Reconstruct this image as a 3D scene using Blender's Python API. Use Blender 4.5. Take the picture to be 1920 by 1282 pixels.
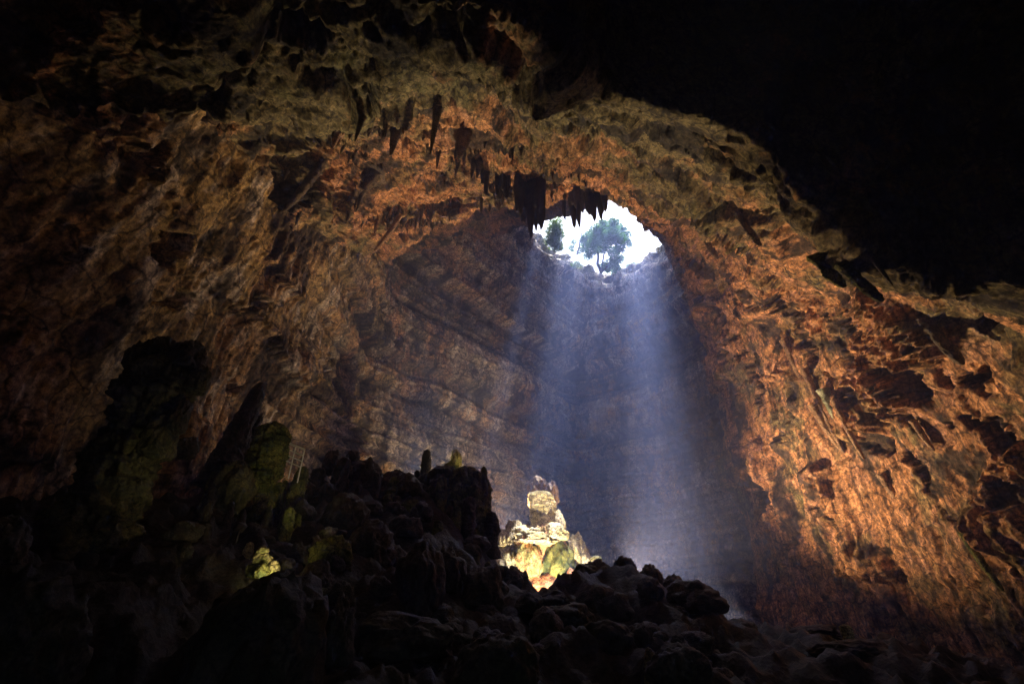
import bpy, math, random
import numpy as np
from mathutils import Vector, Matrix, Quaternion

random.seed(7)
RNG = np.random.default_rng(11)
F32 = np.float32
scene = bpy.context.scene
for o in list(bpy.data.objects):
    bpy.data.objects.remove(o)
col = scene.collection

# ------------------------------------------------------------------ camera
PITCH = math.radians(30.0)
FOC = 900.0                      # focal length in photo pixels (1920 wide)
cam_d = bpy.data.cameras.new('camera')
cam_d.sensor_width = 36.0
cam_d.lens = FOC / 1920 * 36.0
cam_d.clip_start = 0.1
cam_d.clip_end = 2000.0
cam = bpy.data.objects.new('camera', cam_d)
cam.location = (0, 0, 0)
cam.rotation_euler = (math.pi / 2 + PITCH, 0, 0)
col.objects.link(cam)
scene.camera = cam

# ------------------------------------------------------------------ sky, sun, exposure
SUN_DIR = Vector((0.155, 0.362, 0.919)).normalized()
world = bpy.data.worlds.new('World')
scene.world = world
world.use_nodes = True
wn = world.node_tree
wn.nodes.clear()
w_out = wn.nodes.new('ShaderNodeOutputWorld')
w_bg = wn.nodes.new('ShaderNodeBackground')
w_sky = wn.nodes.new('ShaderNodeTexSky')
w_sky.sky_type = 'NISHITA'
w_sky.sun_disc = False
w_sky.sun_elevation = math.asin(SUN_DIR.z)
w_sky.sun_rotation = math.atan2(SUN_DIR.x, SUN_DIR.y)
w_sky.air_density = 1.0
w_sky.dust_density = 2.0
w_bg.inputs['Strength'].default_value = 0.15
wn.links.new(w_sky.outputs[0], w_bg.inputs['Color'])
wn.links.new(w_bg.outputs[0], w_out.inputs['Surface'])

sun_d = bpy.data.lights.new('sun', 'SUN')
sun_d.energy = 5.0
sun_d.angle = math.radians(0.5)
sun_d.color = (1.0, 0.96, 0.9)
sun = bpy.data.objects.new('sun', sun_d)
sun.rotation_euler = SUN_DIR.to_track_quat('Z', 'Y').to_euler()
sun.location = (40, 120, 200)
col.objects.link(sun)

vs = scene.view_settings
vs.view_transform = 'Standard'
vs.look = 'None'
vs.gamma = 1.0
vs.use_curve_mapping = False
vs.exposure = 2.2
scene.render.engine = 'CYCLES'
cy = scene.cycles
cy.use_denoising = True
cy.denoising_prefilter = 'NONE'
cy.max_bounces = 8
cy.diffuse_bounces = 5
cy.glossy_bounces = 2
cy.transmission_bounces = 3
cy.volume_bounces = 1
cy.sample_clamp_indirect = 2.0
cy.caustics_reflective = False
cy.caustics_refractive = False

# ------------------------------------------------------------------ numpy noise
_p = RNG.permutation(256).astype(np.int32)
PERM = np.concatenate([_p, _p, _p])
_g = np.array([(1,1,0),(-1,1,0),(1,-1,0),(-1,-1,0),(1,0,1),(-1,0,1),(1,0,-1),(-1,0,-1),
               (0,1,1),(0,-1,1),(0,1,-1),(0,-1,-1),(1,1,0),(-1,1,0),(0,-1,1),(0,-1,-1)], dtype=F32)

def pn(p):
    """gradient noise, p (N,3) -> about -1..1"""
    p = np.asarray(p, F32)
    fl = np.floor(p)
    f = p - fl
    i = fl.astype(np.int32) & 255
    X, Y, Z = i[:, 0], i[:, 1], i[:, 2]
    w = f * f * f * (f * (f * 6 - 15) + 10)
    A = PERM[X]; B = PERM[X + 1]
    AA = PERM[A + Y]; AB = PERM[A + Y + 1]; BA = PERM[B + Y]; BB = PERM[B + Y + 1]
    fx, fy, fz = f[:, 0], f[:, 1], f[:, 2]
    def gr(h, x, y, z):
        g = _g[PERM[h] & 15]
        return g[:, 0] * x + g[:, 1] * y + g[:, 2] * z
    u, v, t = w[:, 0], w[:, 1], w[:, 2]
    n000 = gr(AA + Z, fx, fy, fz); n100 = gr(BA + Z, fx - 1, fy, fz)
    n010 = gr(AB + Z, fx, fy - 1, fz); n110 = gr(BB + Z, fx - 1, fy - 1, fz)
    n001 = gr(AA + Z + 1, fx, fy, fz - 1); n101 = gr(BA + Z + 1, fx - 1, fy, fz - 1)
    n011 = gr(AB + Z + 1, fx, fy - 1, fz - 1); n111 = gr(BB + Z + 1, fx - 1, fy - 1, fz - 1)
    a = n000 + u * (n100 - n000); b = n010 + u * (n110 - n010)
    c = n001 + u * (n101 - n001); d = n011 + u * (n111 - n011)
    e = a + v * (b - a); g = c + v * (d - c)
    return e + t * (g - e)

def fbm(p, size, octs=4, gain=0.5, off=0.0):
    q = np.asarray(p, F32) / F32(size) + F32(off)
    r = np.zeros(len(q), F32); a = 1.0
    for k in range(octs):
        r += a * pn(q)
        q = q * F32(2.03) + F32(17.3)
        a *= gain
    return r

def ridged(p, size, octs=3, gain=0.5, off=0.0):
    q = np.asarray(p, F32) / np.asarray(size, F32) + F32(off)
    r = np.zeros(len(q), F32); a = 1.0
    for k in range(octs):
        r += a * (1 - 2 * np.abs(pn(q)))
        q = q * F32(2.1) + F32(9.7)
        a *= gain
    return r

def facets(p, size, seed=0):
    """angular fractured blocks: every cell of a jittered lattice is a plane with its own offset and tilt.
    returns (height -1..1, border distance)"""
    q = np.asarray(p, F32) / np.asarray(size, F32)
    base = np.floor(q).astype(np.int64)
    best = np.full(len(q), 1e9, F32); sec = np.full(len(q), 1e9, F32); hgt = np.zeros(len(q), F32)
    def rnd(c, k):
        h = (c[:, 0] * 73856093) ^ (c[:, 1] * 19349663) ^ (c[:, 2] * 83492791) ^ (k * 2654435761 + seed * 97)
        h = (h ^ (h >> 13)) * 1274126177
        return ((h ^ (h >> 16)) & 0xffff).astype(F32) / F32(65535)
    for dx in (-1, 0, 1):
        for dy in (-1, 0, 1):
            for dz in (-1, 0, 1):
                c = base + np.array((dx, dy, dz))
                fp = c.astype(F32) + np.stack([rnd(c, 1), rnd(c, 2), rnd(c, 3)], 1)
                d = q - fp
                dd = (d * d).sum(1)
                m = dd < best
                sec = np.where(m, best, np.minimum(sec, dd))
                best = np.where(m, dd, best)
                hh = (rnd(c, 4) - 0.5) + (rnd(c, 5) - 0.5) * d[:, 0] * 1.6 + (rnd(c, 6) - 0.5) * d[:, 1] * 1.6 + (rnd(c, 7) - 0.5) * d[:, 2] * 1.6
                hgt = np.where(m, hh, hgt)
    bd = np.sqrt(sec) - np.sqrt(best)
    return hgt * sst(0, .16, bd), bd

def sst(a, b, x):
    t = np.clip((x - a) / (b - a), 0, 1)
    return t * t * (3 - 2 * t)

# ------------------------------------------------------------------ view helpers
CP, SP = math.cos(PITCH), math.sin(PITCH)
def ray(px, py):
    a = (px - 960) / FOC; b = (641 - py) / FOC
    return np.array((a, CP - SP * b, CP * b + SP))
def at(px, py, Y):
    """the point seen at photo pixel (px, py), Y metres ahead of the camera"""
    d = ray(px, py)
    return d * (Y / d[1])
def proj(P):
    P = np.asarray(P)
    dep = P[..., 1] * CP + P[..., 2] * SP
    up = P[..., 2] * CP - P[..., 1] * SP
    dd = np.where(dep > 0.1, dep, 1e-3)
    return np.where(dep > .1, 960 + FOC * P[..., 0] / dd, -9e3), np.where(dep > .1, 641 - FOC * up / dd, -9e3), dep

# ------------------------------------------------------------------ mesh helpers
def mesh_np(name, V, Fq, mat, tint=None, smooth=True, parent=None):
    V = np.ascontiguousarray(V.reshape(-1, 3), dtype=F32)
    Fq = np.ascontiguousarray(Fq, dtype=np.int32)
    me = bpy.data.meshes.new(name)
    n = Fq.shape[1]
    me.vertices.add(len(V)); me.vertices.foreach_set('co', V.ravel())
    me.loops.add(Fq.size); me.loops.foreach_set('vertex_index', Fq.ravel())
    me.polygons.add(len(Fq)); me.polygons.foreach_set('loop_start', np.arange(0, Fq.size, n, dtype=np.int32))
    me.update(calc_edges=True)
    if smooth:
        me.polygons.foreach_set('use_smooth', np.ones(len(Fq), dtype=bool))
    if tint is not None:
        at_ = me.attributes.new('tint', 'FLOAT_COLOR', 'POINT')
        c4 = np.ones((len(V), 4), F32); c4[:, :3] = tint
        at_.data.foreach_set('color', c4.ravel())
    if mat: me.materials.append(mat)
    o = bpy.data.objects.new(name, me)
    col.objects.link(o)
    if parent is not None: o.parent = parent
    return o

def grid_faces(nu, nv, wrap=False):
    i = np.arange(nu if wrap else nu - 1)[:, None]; j = np.arange(nv - 1)[None, :]
    a = i * nv + j; b = ((i + 1) % nu) * nv + j
    return np.stack([a, b, b + 1, a + 1], -1).reshape(-1, 4)

def normals_grid(P):
    du = np.gradient(P, axis=0); dv = np.gradient(P, axis=1)
    n = np.cross(du, dv)
    return n / (np.linalg.norm(n, axis=-1, keepdims=True) + 1e-9)

def crom(C, t):
    """Catmull-Rom along axis 0 at parameters t (0..n-1)"""
    n = len(C)
    k = np.clip(np.floor(t).astype(int), 0, n - 2); f = (t - k).reshape((-1,) + (1,) * (C.ndim - 1))
    P0 = C[np.clip(k - 1, 0, n - 1)]; P1 = C[k]; P2 = C[k + 1]; P3 = C[np.clip(k + 2, 0, n - 1)]
    T = 0.42                                   # a little tauter than the standard spline: edges stay crisp
    m1 = T * (P2 - P0); m2 = T * (P3 - P1)
    f2 = f * f; f3 = f2 * f
    return (2*f3 - 3*f2 + 1) * P1 + (f3 - 2*f2 + f) * m1 + (-2*f3 + 3*f2) * P2 + (f3 - f2) * m2

def adaptive(C, nA, nB):
    """tensor spline on control grid C (a,b,3), resampled so that steps are even as seen from the camera"""
    a, b = C.shape[:2]
    ta = np.linspace(0, a - 1, (a - 1) * 10 + 1); tb = np.linspace(0, b - 1, (b - 1) * 10 + 1)
    def ev(ta, tb):
        return np.swapaxes(crom(np.swapaxes(crom(C, ta), 0, 1), tb), 0, 1)
    P = ev(ta, tb)
    px, py, dep = proj(P)
    inside = (dep > 1) & (px > -150) & (px < 2070) & (py > -150) & (py < 1420)
    D = P / (np.linalg.norm(P, axis=-1, keepdims=True) + 1e-6)
    def remap(axis, t, n):
        d = np.linalg.norm(np.diff(D, axis=axis), axis=-1)
        w = np.where(np.take(inside, range(len(t) - 1), axis=axis), 1.0, 0.03)
        d = (d * w)
        d = np.sqrt((d ** 2).mean(axis=1 - axis)) + 1e-4
        c = np.concatenate([[0], np.cumsum(d)])
        return np.interp(np.linspace(0, c[-1], n), c, t)
    return ev(remap(0, ta, nA), remap(1, tb, nB))

def tag(o, label=None, cat=None, group=None, kind=None):
    if label: o['label'] = label
    if cat: o['category'] = cat
    if group: o['group'] = group
    if kind: o['kind'] = kind
    return o

# ------------------------------------------------------------------ materials
def rock_mat(name, color=None, fine=1.0, rough=0.75, bump=1.0, moss=None, spec=0.3, streak=0.0):
    m = bpy.data.materials.new(name); m.use_nodes = True
    t = m.node_tree; N = t.nodes; L = t.links
    bsdf = N['Principled BSDF']
    geo = N.new('ShaderNodeTexCoord')
    src = geo.outputs['Object']
    n1 = N.new('ShaderNodeTexNoise'); n1.inputs['Scale'].default_value = 2.2 * fine; n1.inputs['Detail'].default_value = 8; n1.inputs['Roughness'].default_value = .68
    n2 = N.new('ShaderNodeTexNoise'); n2.inputs['Scale'].default_value = 0.55 * fine; n2.inputs['Detail'].default_value = 5; n2.inputs['Roughness'].default_value = .6
    n3 = N.new('ShaderNodeTexVoronoi'); n3.inputs['Scale'].default_value = 3.5 * fine
    for n in (n1, n2, n3): L.new(src, n.inputs['Vector'])
    r1 = N.new('ShaderNodeMapRange'); r1.inputs['From Min'].default_value = .3; r1.inputs['From Max'].default_value = .7
    r1.inputs['To Min'].default_value = .55; r1.inputs['To Max'].default_value = 1.45
    L.new(n1.outputs['Fac'], r1.inputs['Value'])
    if color is None:
        at_ = N.new('ShaderNodeAttribute'); at_.attribute_name = 'tint'; base = at_.outputs['Color']
    else:
        mx = N.new('ShaderNodeMix'); mx.data_type = 'RGBA'
        mx.inputs['A'].default_value = (*color, 1)
        c2 = moss if moss else tuple(c * .45 for c in color)
        mx.inputs['B'].default_value = (*c2, 1)
        r2 = N.new('ShaderNodeMapRange'); r2.inputs['From Min'].default_value = .42; r2.inputs['From Max'].default_value = .58
        L.new(n2.outputs['Fac'], r2.inputs['Value']); L.new(r2.outputs[0], mx.inputs['Factor'])
        base = mx.outputs['Result']
    def mrange(out, lo, hi, to0, to1):
        r = N.new('ShaderNodeMapRange'); r.inputs['From Min'].default_value = lo; r.inputs['From Max'].default_value = hi
        r.inputs['To Min'].default_value = to0; r.inputs['To Max'].default_value = to1; L.new(out, r.inputs['Value']); return r.outputs[0]
    def mathn(op, a_, b_):
        n = N.new('ShaderNodeMath'); n.operation = op
        for k_, v_ in enumerate((a_, b_)):
            if isinstance(v_, float): n.inputs[k_].default_value = v_
            else: L.new(v_, n.inputs[k_])
        return n.outputs[0]
    # fine grain and small dark pits
    n4 = N.new('ShaderNodeTexNoise'); n4.inputs['Scale'].default_value = 5.5 * fine; n4.inputs['Detail'].default_value = 7; n4.inputs['Roughness'].default_value = .72
    L.new(src, n4.inputs['Vector'])
    grain = mrange(n4.outputs['Fac'], .36, .62, .25, 1.45)
    # cracks: warped cell borders
    wv = N.new('ShaderNodeVectorMath'); wv.operation = 'MULTIPLY_ADD'
    L.new(n2.outputs['Color'], wv.inputs[0]); wv.inputs[1].default_value = (1.6 / fine,) * 3; L.new(src, wv.inputs[2])
    vc = N.new('ShaderNodeTexVoronoi'); vc.feature = 'DISTANCE_TO_EDGE'; vc.inputs['Scale'].default_value = .62 * fine; L.new(wv.outputs[0], vc.inputs['Vector'])
    crack = mrange(vc.outputs['Distance'], .0, .045, .25, 1.0)
    fac = mathn('MULTIPLY', mathn('MULTIPLY', r1.outputs[0], grain), crack)
    if streak:
        mp = N.new('ShaderNodeMapping'); mp.inputs['Scale'].default_value = (2.6, 2.6, .13); L.new(src, mp.inputs['Vector'])
        n5 = N.new('ShaderNodeTexNoise'); n5.inputs['Scale'].default_value = 1.0; n5.inputs['Detail'].default_value = 6; n5.inputs['Roughness'].default_value = .7
        L.new(mp.outputs[0], n5.inputs['Vector'])
        fac = mathn('MULTIPLY', fac, mrange(n5.outputs['Fac'], .36, .64, 1 - .75 * streak, 1 + .6 * streak))
    mul = N.new('ShaderNodeVectorMath'); mul.operation = 'SCALE'
    L.new(base, mul.inputs[0]); L.new(fac, mul.inputs['Scale'])
    L.new(mul.outputs[0], bsdf.inputs['Base Color'])
    bsdf.inputs['Roughness'].default_value = rough
    bsdf.inputs['Specular IOR Level'].default_value = spec
    b1 = N.new('ShaderNodeBump'); b1.inputs['Strength'].default_value = .7 * bump; b1.inputs['Distance'].default_value = .08 / fine
    L.new(n4.outputs['Fac'], b1.inputs['Height'])
    b2 = N.new('ShaderNodeBump'); b2.inputs['Strength'].default_value = .35 * bump; b2.inputs['Distance'].default_value = .12 / fine
    L.new(n3.outputs['Distance'], b2.inputs['Height']); L.new(b1.outputs[0], b2.inputs['Normal'])
    L.new(b2.outputs[0], bsdf.inputs['Normal'])
    return m

def plain_mat(name, color, rough=.5, metal=0.0, emit=None, es=0):
    m = bpy.data.materials.new(name); m.use_nodes = True
    b = m.node_tree.nodes['Principled BSDF']
    b.inputs['Base Color'].default_value = (*color, 1); b.inputs['Roughness'].default_value = rough; b.inputs['Metallic'].default_value = metal
    n = m.node_tree.nodes.new('ShaderNodeTexNoise'); n.inputs['Scale'].default_value = 30
    r = m.node_tree.nodes.new('ShaderNodeMapRange'); r.inputs['To Min'].default_value = rough * .7; r.inputs['To Max'].default_value = min(1, rough * 1.3)
    m.node_tree.links.new(n.outputs['Fac'], r.inputs['Value']); m.node_tree.links.new(r.outputs[0], b.inputs['Roughness'])
    if emit:
        b.inputs['Emission Color'].default_value = (*emit, 1); b.inputs['Emission Strength'].default_value = es
    return m

def leaf_mat(name, c1, c2, trans):
    m = bpy.data.materials.new(name); m.use_nodes = True
    t = m.node_tree; N = t.nodes; L = t.links
    b = N['Principled BSDF']; b.inputs['Roughness'].default_value = .55
    oi = N.new('ShaderNodeTexCoord'); nz = N.new('ShaderNodeTexNoise'); nz.inputs['Scale'].default_value = 1.3
    L.new(oi.outputs['Object'], nz.inputs['Vector'])
    mx = N.new('ShaderNodeMix'); mx.data_type = 'RGBA'; mx.inputs['A'].default_value = (*c1, 1); mx.inputs['B'].default_value = (*c2, 1)
    L.new(nz.outputs['Fac'], mx.inputs['Factor']); L.new(mx.outputs['Result'], b.inputs['Base Color'])
    tr = N.new('ShaderNodeBsdfTranslucent'); L.new(mx.outputs['Result'], tr.inputs['Color'])
    ms = N.new('ShaderNodeMixShader'); ms.inputs[0].default_value = trans
    L.new(b.outputs[0], ms.inputs[1]); L.new(tr.outputs[0], ms.inputs[2]); L.new(ms.outputs[0], N['Material Output'].inputs['Surface'])
    return m

M_SHELL = rock_mat('cave rock', None, fine=1.0, bump=1.0, rough=.8, spec=.2, streak=.95)
M_CEIL = rock_mat('ceiling rock', None, fine=1.1, bump=1.0, rough=.8, spec=.2)
M_SHAFT = rock_mat('shaft limestone', None, fine=.8, bump=.9, rough=.85, spec=.15, streak=.6)
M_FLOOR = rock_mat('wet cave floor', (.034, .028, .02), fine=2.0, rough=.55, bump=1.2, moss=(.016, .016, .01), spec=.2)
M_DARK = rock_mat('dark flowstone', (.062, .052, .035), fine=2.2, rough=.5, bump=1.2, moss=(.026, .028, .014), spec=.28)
M_STAL = rock_mat('brown stalactite', (.16, .115, .075), fine=2.0, rough=.7, bump=1.0, moss=(.07, .055, .04))
M_TAN = rock_mat('tan dripstone', (.42, .27, .16), fine=2.0, rough=.7, bump=1.0, moss=(.25, .15, .085))
M_MOSS = rock_mat('mossy flowstone', (.21, .205, .06), fine=2.5, rough=.85, bump=1.2, moss=(.06, .075, .025), spec=.1)
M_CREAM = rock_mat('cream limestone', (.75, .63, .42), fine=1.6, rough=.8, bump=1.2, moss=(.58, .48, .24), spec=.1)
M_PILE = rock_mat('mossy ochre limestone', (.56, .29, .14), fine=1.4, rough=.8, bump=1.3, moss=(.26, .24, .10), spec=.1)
M_OLIVE = rock_mat('dim olive flowstone', (.12, .11, .052), fine=2.2, rough=.7, bump=.9, moss=(.06, .062, .03), spec=.2, streak=.5)
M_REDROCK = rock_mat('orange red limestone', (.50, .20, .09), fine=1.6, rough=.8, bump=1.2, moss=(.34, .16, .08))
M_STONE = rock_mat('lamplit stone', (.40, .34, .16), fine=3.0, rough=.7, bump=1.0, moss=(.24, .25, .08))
M_PALE = rock_mat('pale green dripstone', (.35, .38, .26), fine=3.0, rough=.6, bump=1.0, moss=(.2, .22, .14))
M_BLACKST = rock_mat('black stalactite', (.05, .04, .032), fine=2.0, rough=.7, bump=1.0, moss=(.025, .02, .018))
M_BARK = rock_mat('bark', (.10, .075, .055), fine=5.0, rough=.9, bump=.8)
M_ROOT = rock_mat('dry root', (.30, .22, .15), fine=6.0, rough=.9, bump=.5)
M_STEEL = plain_mat('galvanised steel', (.82, .82, .84), .4, 0.0)
M_BLACK = plain_mat('black housing', (.02, .02, .02), .5)
M_LENS = plain_mat('lamp lens', (.9, .8, .6), .2, 0, (1, .65, .35), 4.0)
M_LEAF = leaf_mat('broad leaves', (.06, .17, .03), (.09, .24, .04), .5)
M_LEAF2 = leaf_mat('bright leaves', (.12, .20, .035), (.16, .25, .04), .6)
M_DRY = leaf_mat('dry grass leaves', (.20, .17, .10), (.12, .13, .06), .4)
M_TOP = rock_mat('dry ground', (.30, .24, .16), fine=1.0, rough=.9)

def strata(z, th, seed, edge=.86):
    k = np.floor(z / th); f = z / th - k
    def h(i):
        v = np.sin(i * 127.1 + seed * 311.7) * 43758.5453
        return (v - np.floor(v)).astype(F32)
    a, b = h(k), h(k + 1)
    return a + (b - a) * sst(edge, 1.0, f) - .25 * f      # each bed steps, leaning out towards its foot
def curtains(p, th, seed, rag=1.0):
    """flowstone draperies: vertical flutes ending in ragged hems at several levels"""
    fine = ridged(p, (.55, .55, 14.0), 3, .6, seed) ; coarse = fbm(p * np.array((1, 1, .05), F32), 2.6, 3, .55, seed + 3)
    lev = fbm(p, 9, 2, .5, seed + 9)
    z = p[:, 2] + 1.6 * lev + rag * (.7 * fine + .9 * coarse)
    return strata(z, th, seed, .9) - .5 + .20 * fine + .32 * coarse

# ------------------------------------------------------------------ the vault: ceiling, hanging rib and lamplit wall
R = []
R.append([(-3,-19,6)]*3 + [(0,-19,6)]*5 + [(3,-19,5)]*3)
R.append([(-16,-14,13),(-12,-14,17),(-6,-14,19),(-1,-14,20),(5,-14,21),(11,-14,20),(16,-14,17),(20,-14,13),(23,-14,8),(25,-14,2),(26,-14,-6)])
R.append([(-20,0,15),(-15,0,20),(-7,0,22),(-1,0,24),(5,0,27),(12,0,26.5),(17,0,23),(21,0,18),(25,0,13),(28,0,5),(29,0,-6)])
R.append([(-19.5,7,15.5),(-14.5,7,20),(-7,5.5,21.5),(-1.5,5,23),(4,9,27.5),(11,10.2,26.5),(15,10.8,23),(19,10.8,19),(23,9.5,15),(28,8,6),(29,8,-6)])
R.append([(-19,9.5,15.8),(-14,9.5,19.8),(-7,8.5,20.5),(-1.2,8.6,20.2),(3.8,11.6,21.8),(10.3,13,20.2),(13,14,16.8),(15.8,14.3,13.8),(19,13.2,11.4),(27.4,10.5,3),(28.5,10.5,-6)])
R.append([(-18,10.5,16.3),(-13.5,11.5,19.8),(-7.3,10.5,20.6),(-1,9.4,19.7),(4,12.7,20.2),(10.5,14.2,18.6),(13.1,15.2,15.1),(16,15.6,12.1),(19.2,14.4,9.8),(27,11.5,2),(28,11.5,-6)])
R.append([(-15.8,11.8,17.4),(-12.2,14.2,20.8),(-9.1,16.2,22.7),(-3,14.2,23.3),(4,16,23.8),(10.6,19,23.3),(15.8,20,20),(19.9,21,16.2),(22.5,19.5,12),(27,18,3),(28,18,-6)])
R.append([(-16.6,12.6,19.6),(-12.9,15.8,24.5),(-9.4,17.8,27.2),(-3.4,16.4,27.3),(4,20,26.4),(11,24,26.4),(16.5,25,23),(21,25,18),(24,24,12),(26.5,23,4),(28,23,-6)])
R.append([(-15.5,20,22.5),(-12.5,23,28.5),(-8,25,31),(-2,25,32),(5,27,31.5),(12,30,31.5),(18,31,28),(23,31,22),(25,31,14),(26.5,31,5),(28,31,-6)])
R.append([(-14.3,30,27),(-11,31,32),(-6,31,34),(1,31,36),(8,34,38.3),(15,40,39.6),(21.5,41,36),(24.5,41,26),(25.5,41,15),(26,41,5),(27.5,41,-6)])
R.append([(-13.2,40,33),(-9.5,37,33.7),(-5.7,34.6,34),(2,33.6,36),(11.9,37.6,41.0),(20.2,47.8,43.6),(24,53,39),(25,54,28),(25,54,15),(25,54.5,5),(25.5,55,-6)])
R.append([(-13,46,40),(-8,41.5,41),(-4,39,42),(3.5,40,45),(12.5,44,49),(21,53,51),(26.5,59.5,48),(28.5,56.5,30),(28.5,56.5,15),(28.5,57,5),(29,57.5,-6)])
R.append([(2,64,60),(4.2,62,60),(7.5,60.5,60),(11.5,59.3,60),(16,55.8,60),(21.5,58,60),(28,65,59),(32,58,35),(32,58,15),(32,59,5),(32,60,-6)])
R.append([(-6,58,61.4),(-3,54,61.4),(4,50,61.4),(11,48,61.4),(18,48,61.4),(26,50,61.4),(36,56,61.4),(35,56,35),(35,57,15),(35,58,5),(35,59,-6)])
CV = np.array(R, float)                      # rows (into the cave) x columns (left spring to wall foot)
PV = adaptive(CV, 600, 780).astype(F32)
nA, nB = PV.shape[:2]
NV = normals_grid(PV).astype(F32)
flat = PV.reshape(-1, 3)
inn = (np.array((4, 25, 8), F32) - flat)
sgn = np.sign((NV.reshape(-1, 3) * inn).sum(1).reshape(nA, nB).mean())
NV = NV * sgn                                # normals point into the cave
nrm = NV.reshape(-1, 3)
vpx, vpy, vdep = proj(flat)

# hollows in the lamplit wall and ceiling: (px, py, half width, half height, slant, depth m)
HOLLOWS = [(1490,590,26,52,.4,2.2),(1515,640,18,30,.3,1.6),(1590,600,12,46,.5,1.4),(1640,660,18,22,.2,2.0),(1595,690,13,20,.3,1.2),
           (1690,700,46,30,.6,2.6),(1720,720,22,34,.4,2.2),(1610,730,24,44,.5,2.0),(1700,770,26,48,.5,1.6),(1830,725,45,30,.5,2.4),(1840,800,60,26,.6,2.0),
           (1870,830,34,24,.5,2.2),(1900,930,50,40,.5,2.4),(1810,560,18,26,.4,1.5),(1860,620,26,34,.5,1.6),(1395,690,16,60,.35,2.4),(1410,745,12,40,.3,2.0),
           (1335,470,9,26,.45,1.3),(1425,440,8,30,.5,1.3),(1440,560,20,18,.6,1.6),(1380,640,10,34,.5,1.2),(1560,960,20,50,.5,1.6),(1450,930,26,60,.4,1.4),
           (1720,880,22,50,.5,1.4),(1640,830,16,40,.4,1.2),(1760,700,16,20,.4,1.3),
           (575,75,46,40,.2,2.4),(700,180,16,20,.2,1.0),(855,175,14,18,.2,1.2),(870,265,22,24,.1,2.2),(1005,290,16,14,.2,1.4),(945,262,12,12,.2,1.0),
           (1100,240,42,26,.2,1.4),(620,260,26,16,-.4,1.2),(400,240,40,18,-.4,1.8),(300,330,30,20,-.5,1.5),(230,230,30,14,-.3,1.2),(760,255,30,12,.1,1.4),
           (690,330,18,16,-.2,1.4),(560,360,16,34,-.7,1.4),(820,240,18,18,0,1.6),(500,300,24,12,-.4,1.2)]
def hollow_field(px, py, dep_ok, P, wob=26.0):
    d = np.zeros(len(px), F32)
    jx = wob * fbm(P, 2.4, 5, .62, 3.1); jy = wob * fbm(P, 2.4, 5, .62, 41.0)
    for (hx, hy, a, b, sl, dp) in HOLLOWS:
        dy = (py + jy - hy); dx = (px + jx - hx) - sl * dy
        r = np.sqrt((dx / (.8 * a)) ** 2 + (dy / (.8 * b)) ** 2)
        d = np.maximum(d, dp * (1 - sst(.7, 1.12, r)))
    return d * dep_ok

v_row = np.repeat(np.arange(nA), nB)
vis = ((vdep > 3) & (flat[:, 1] < 56) & (flat[:, 2] < 45)).astype(F32)
right = sst(10, 20, flat[:, 0]) * sst(33, 27, flat[:, 2])          # the wall side of the vault
reces = sst(14, 19, flat[:, 1]) * sst(25, 28, flat[:, 2])          # high dripping recess
big = fbm(flat, 9, 3, .5, 5)
f1, b1_ = facets(flat + 1.2 * np.stack([fbm(flat, 3, 3, .5, 1), fbm(flat, 3, 3, .5, 2), fbm(flat, 3, 3, .5, 3)], 1), (5.5, 4.5, 5.5), 1)
f3, b3_ = facets(flat, (.75, .62, .6), 3)
f2, b2_ = facets(flat + .3 * np.stack([fbm(flat, .9, 2, .5, 1), fbm(flat, .9, 2, .5, 2), fbm(flat, .9, 2, .5, 3)], 1), (1.7, 1.3, 1.2), 2)
st = ridged(flat, (.8, .8, 14.0), 4, .6, 4)                          # vertical drip flutes
st_mask = sst(-.05, .35, fbm(flat, 7, 2, .5, 77))
lum = ridged(flat, (1.5, 1.5, 1.3), 4, .55, 8)
cur = curtains(flat, 4.2, 3)
D = (0.9 * big + (1.5 - 1.0 * right) * f1 + (.38 - .22 * right) * f2 + (.14 - .08 * right) * f3 + (1.5 * right * st_mask + .55 * reces * (1 - right)) * cur
     + (.05 + .55 * right * st_mask) * st * (.3 + .7 * right)
     - .12 * reces * lum + (.24 - .1 * right) * fbm(flat, 1.3, 6, .66, 20) - .25 * (1 - sst(0, .05, b1_)) - .06 * (1 - sst(0, .05, b2_)))
rib = 1.4 * np.exp(-((flat[:, 1] - 12.5) / 3.0) ** 2) * sst(0, 6, flat[:, 0])
D = D * (1 - .6 * np.clip(rib, 0, 1.3))
D = np.clip(D, -2.4, 2.0) * (1 - .3 * sst(40, 58, flat[:, 2]))
Hh = hollow_field(vpx, vpy, vis, flat)
D = D - Hh * (.55 + .45 * (1 - right))
Pd = flat + nrm * D[:, None].astype(F32)
# tangential push so that ledges overhang a little
Pd[:, 2] -= (.35 * sst(0, .5, ridged(flat, (1.1, 1.1, 1.6), 2, .5, 31)) * (1 - right)).astype(F32)

def mixc(a, b, w):
    return a + (b - a) * w[:, None]
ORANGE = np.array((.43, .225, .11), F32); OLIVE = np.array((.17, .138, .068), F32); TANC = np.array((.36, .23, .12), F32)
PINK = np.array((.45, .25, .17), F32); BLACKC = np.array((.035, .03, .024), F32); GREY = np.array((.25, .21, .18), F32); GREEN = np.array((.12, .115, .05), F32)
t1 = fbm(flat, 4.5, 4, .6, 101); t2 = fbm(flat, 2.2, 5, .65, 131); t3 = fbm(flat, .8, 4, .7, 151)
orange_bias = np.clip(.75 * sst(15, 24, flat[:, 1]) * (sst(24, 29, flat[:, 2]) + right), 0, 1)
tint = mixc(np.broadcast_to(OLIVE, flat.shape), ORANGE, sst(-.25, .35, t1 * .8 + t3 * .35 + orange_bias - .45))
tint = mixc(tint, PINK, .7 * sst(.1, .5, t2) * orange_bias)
tint = mixc(tint, GREEN, .6 * sst(.15, .5, fbm(flat, 3.2, 4, .6, 201)))
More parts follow.
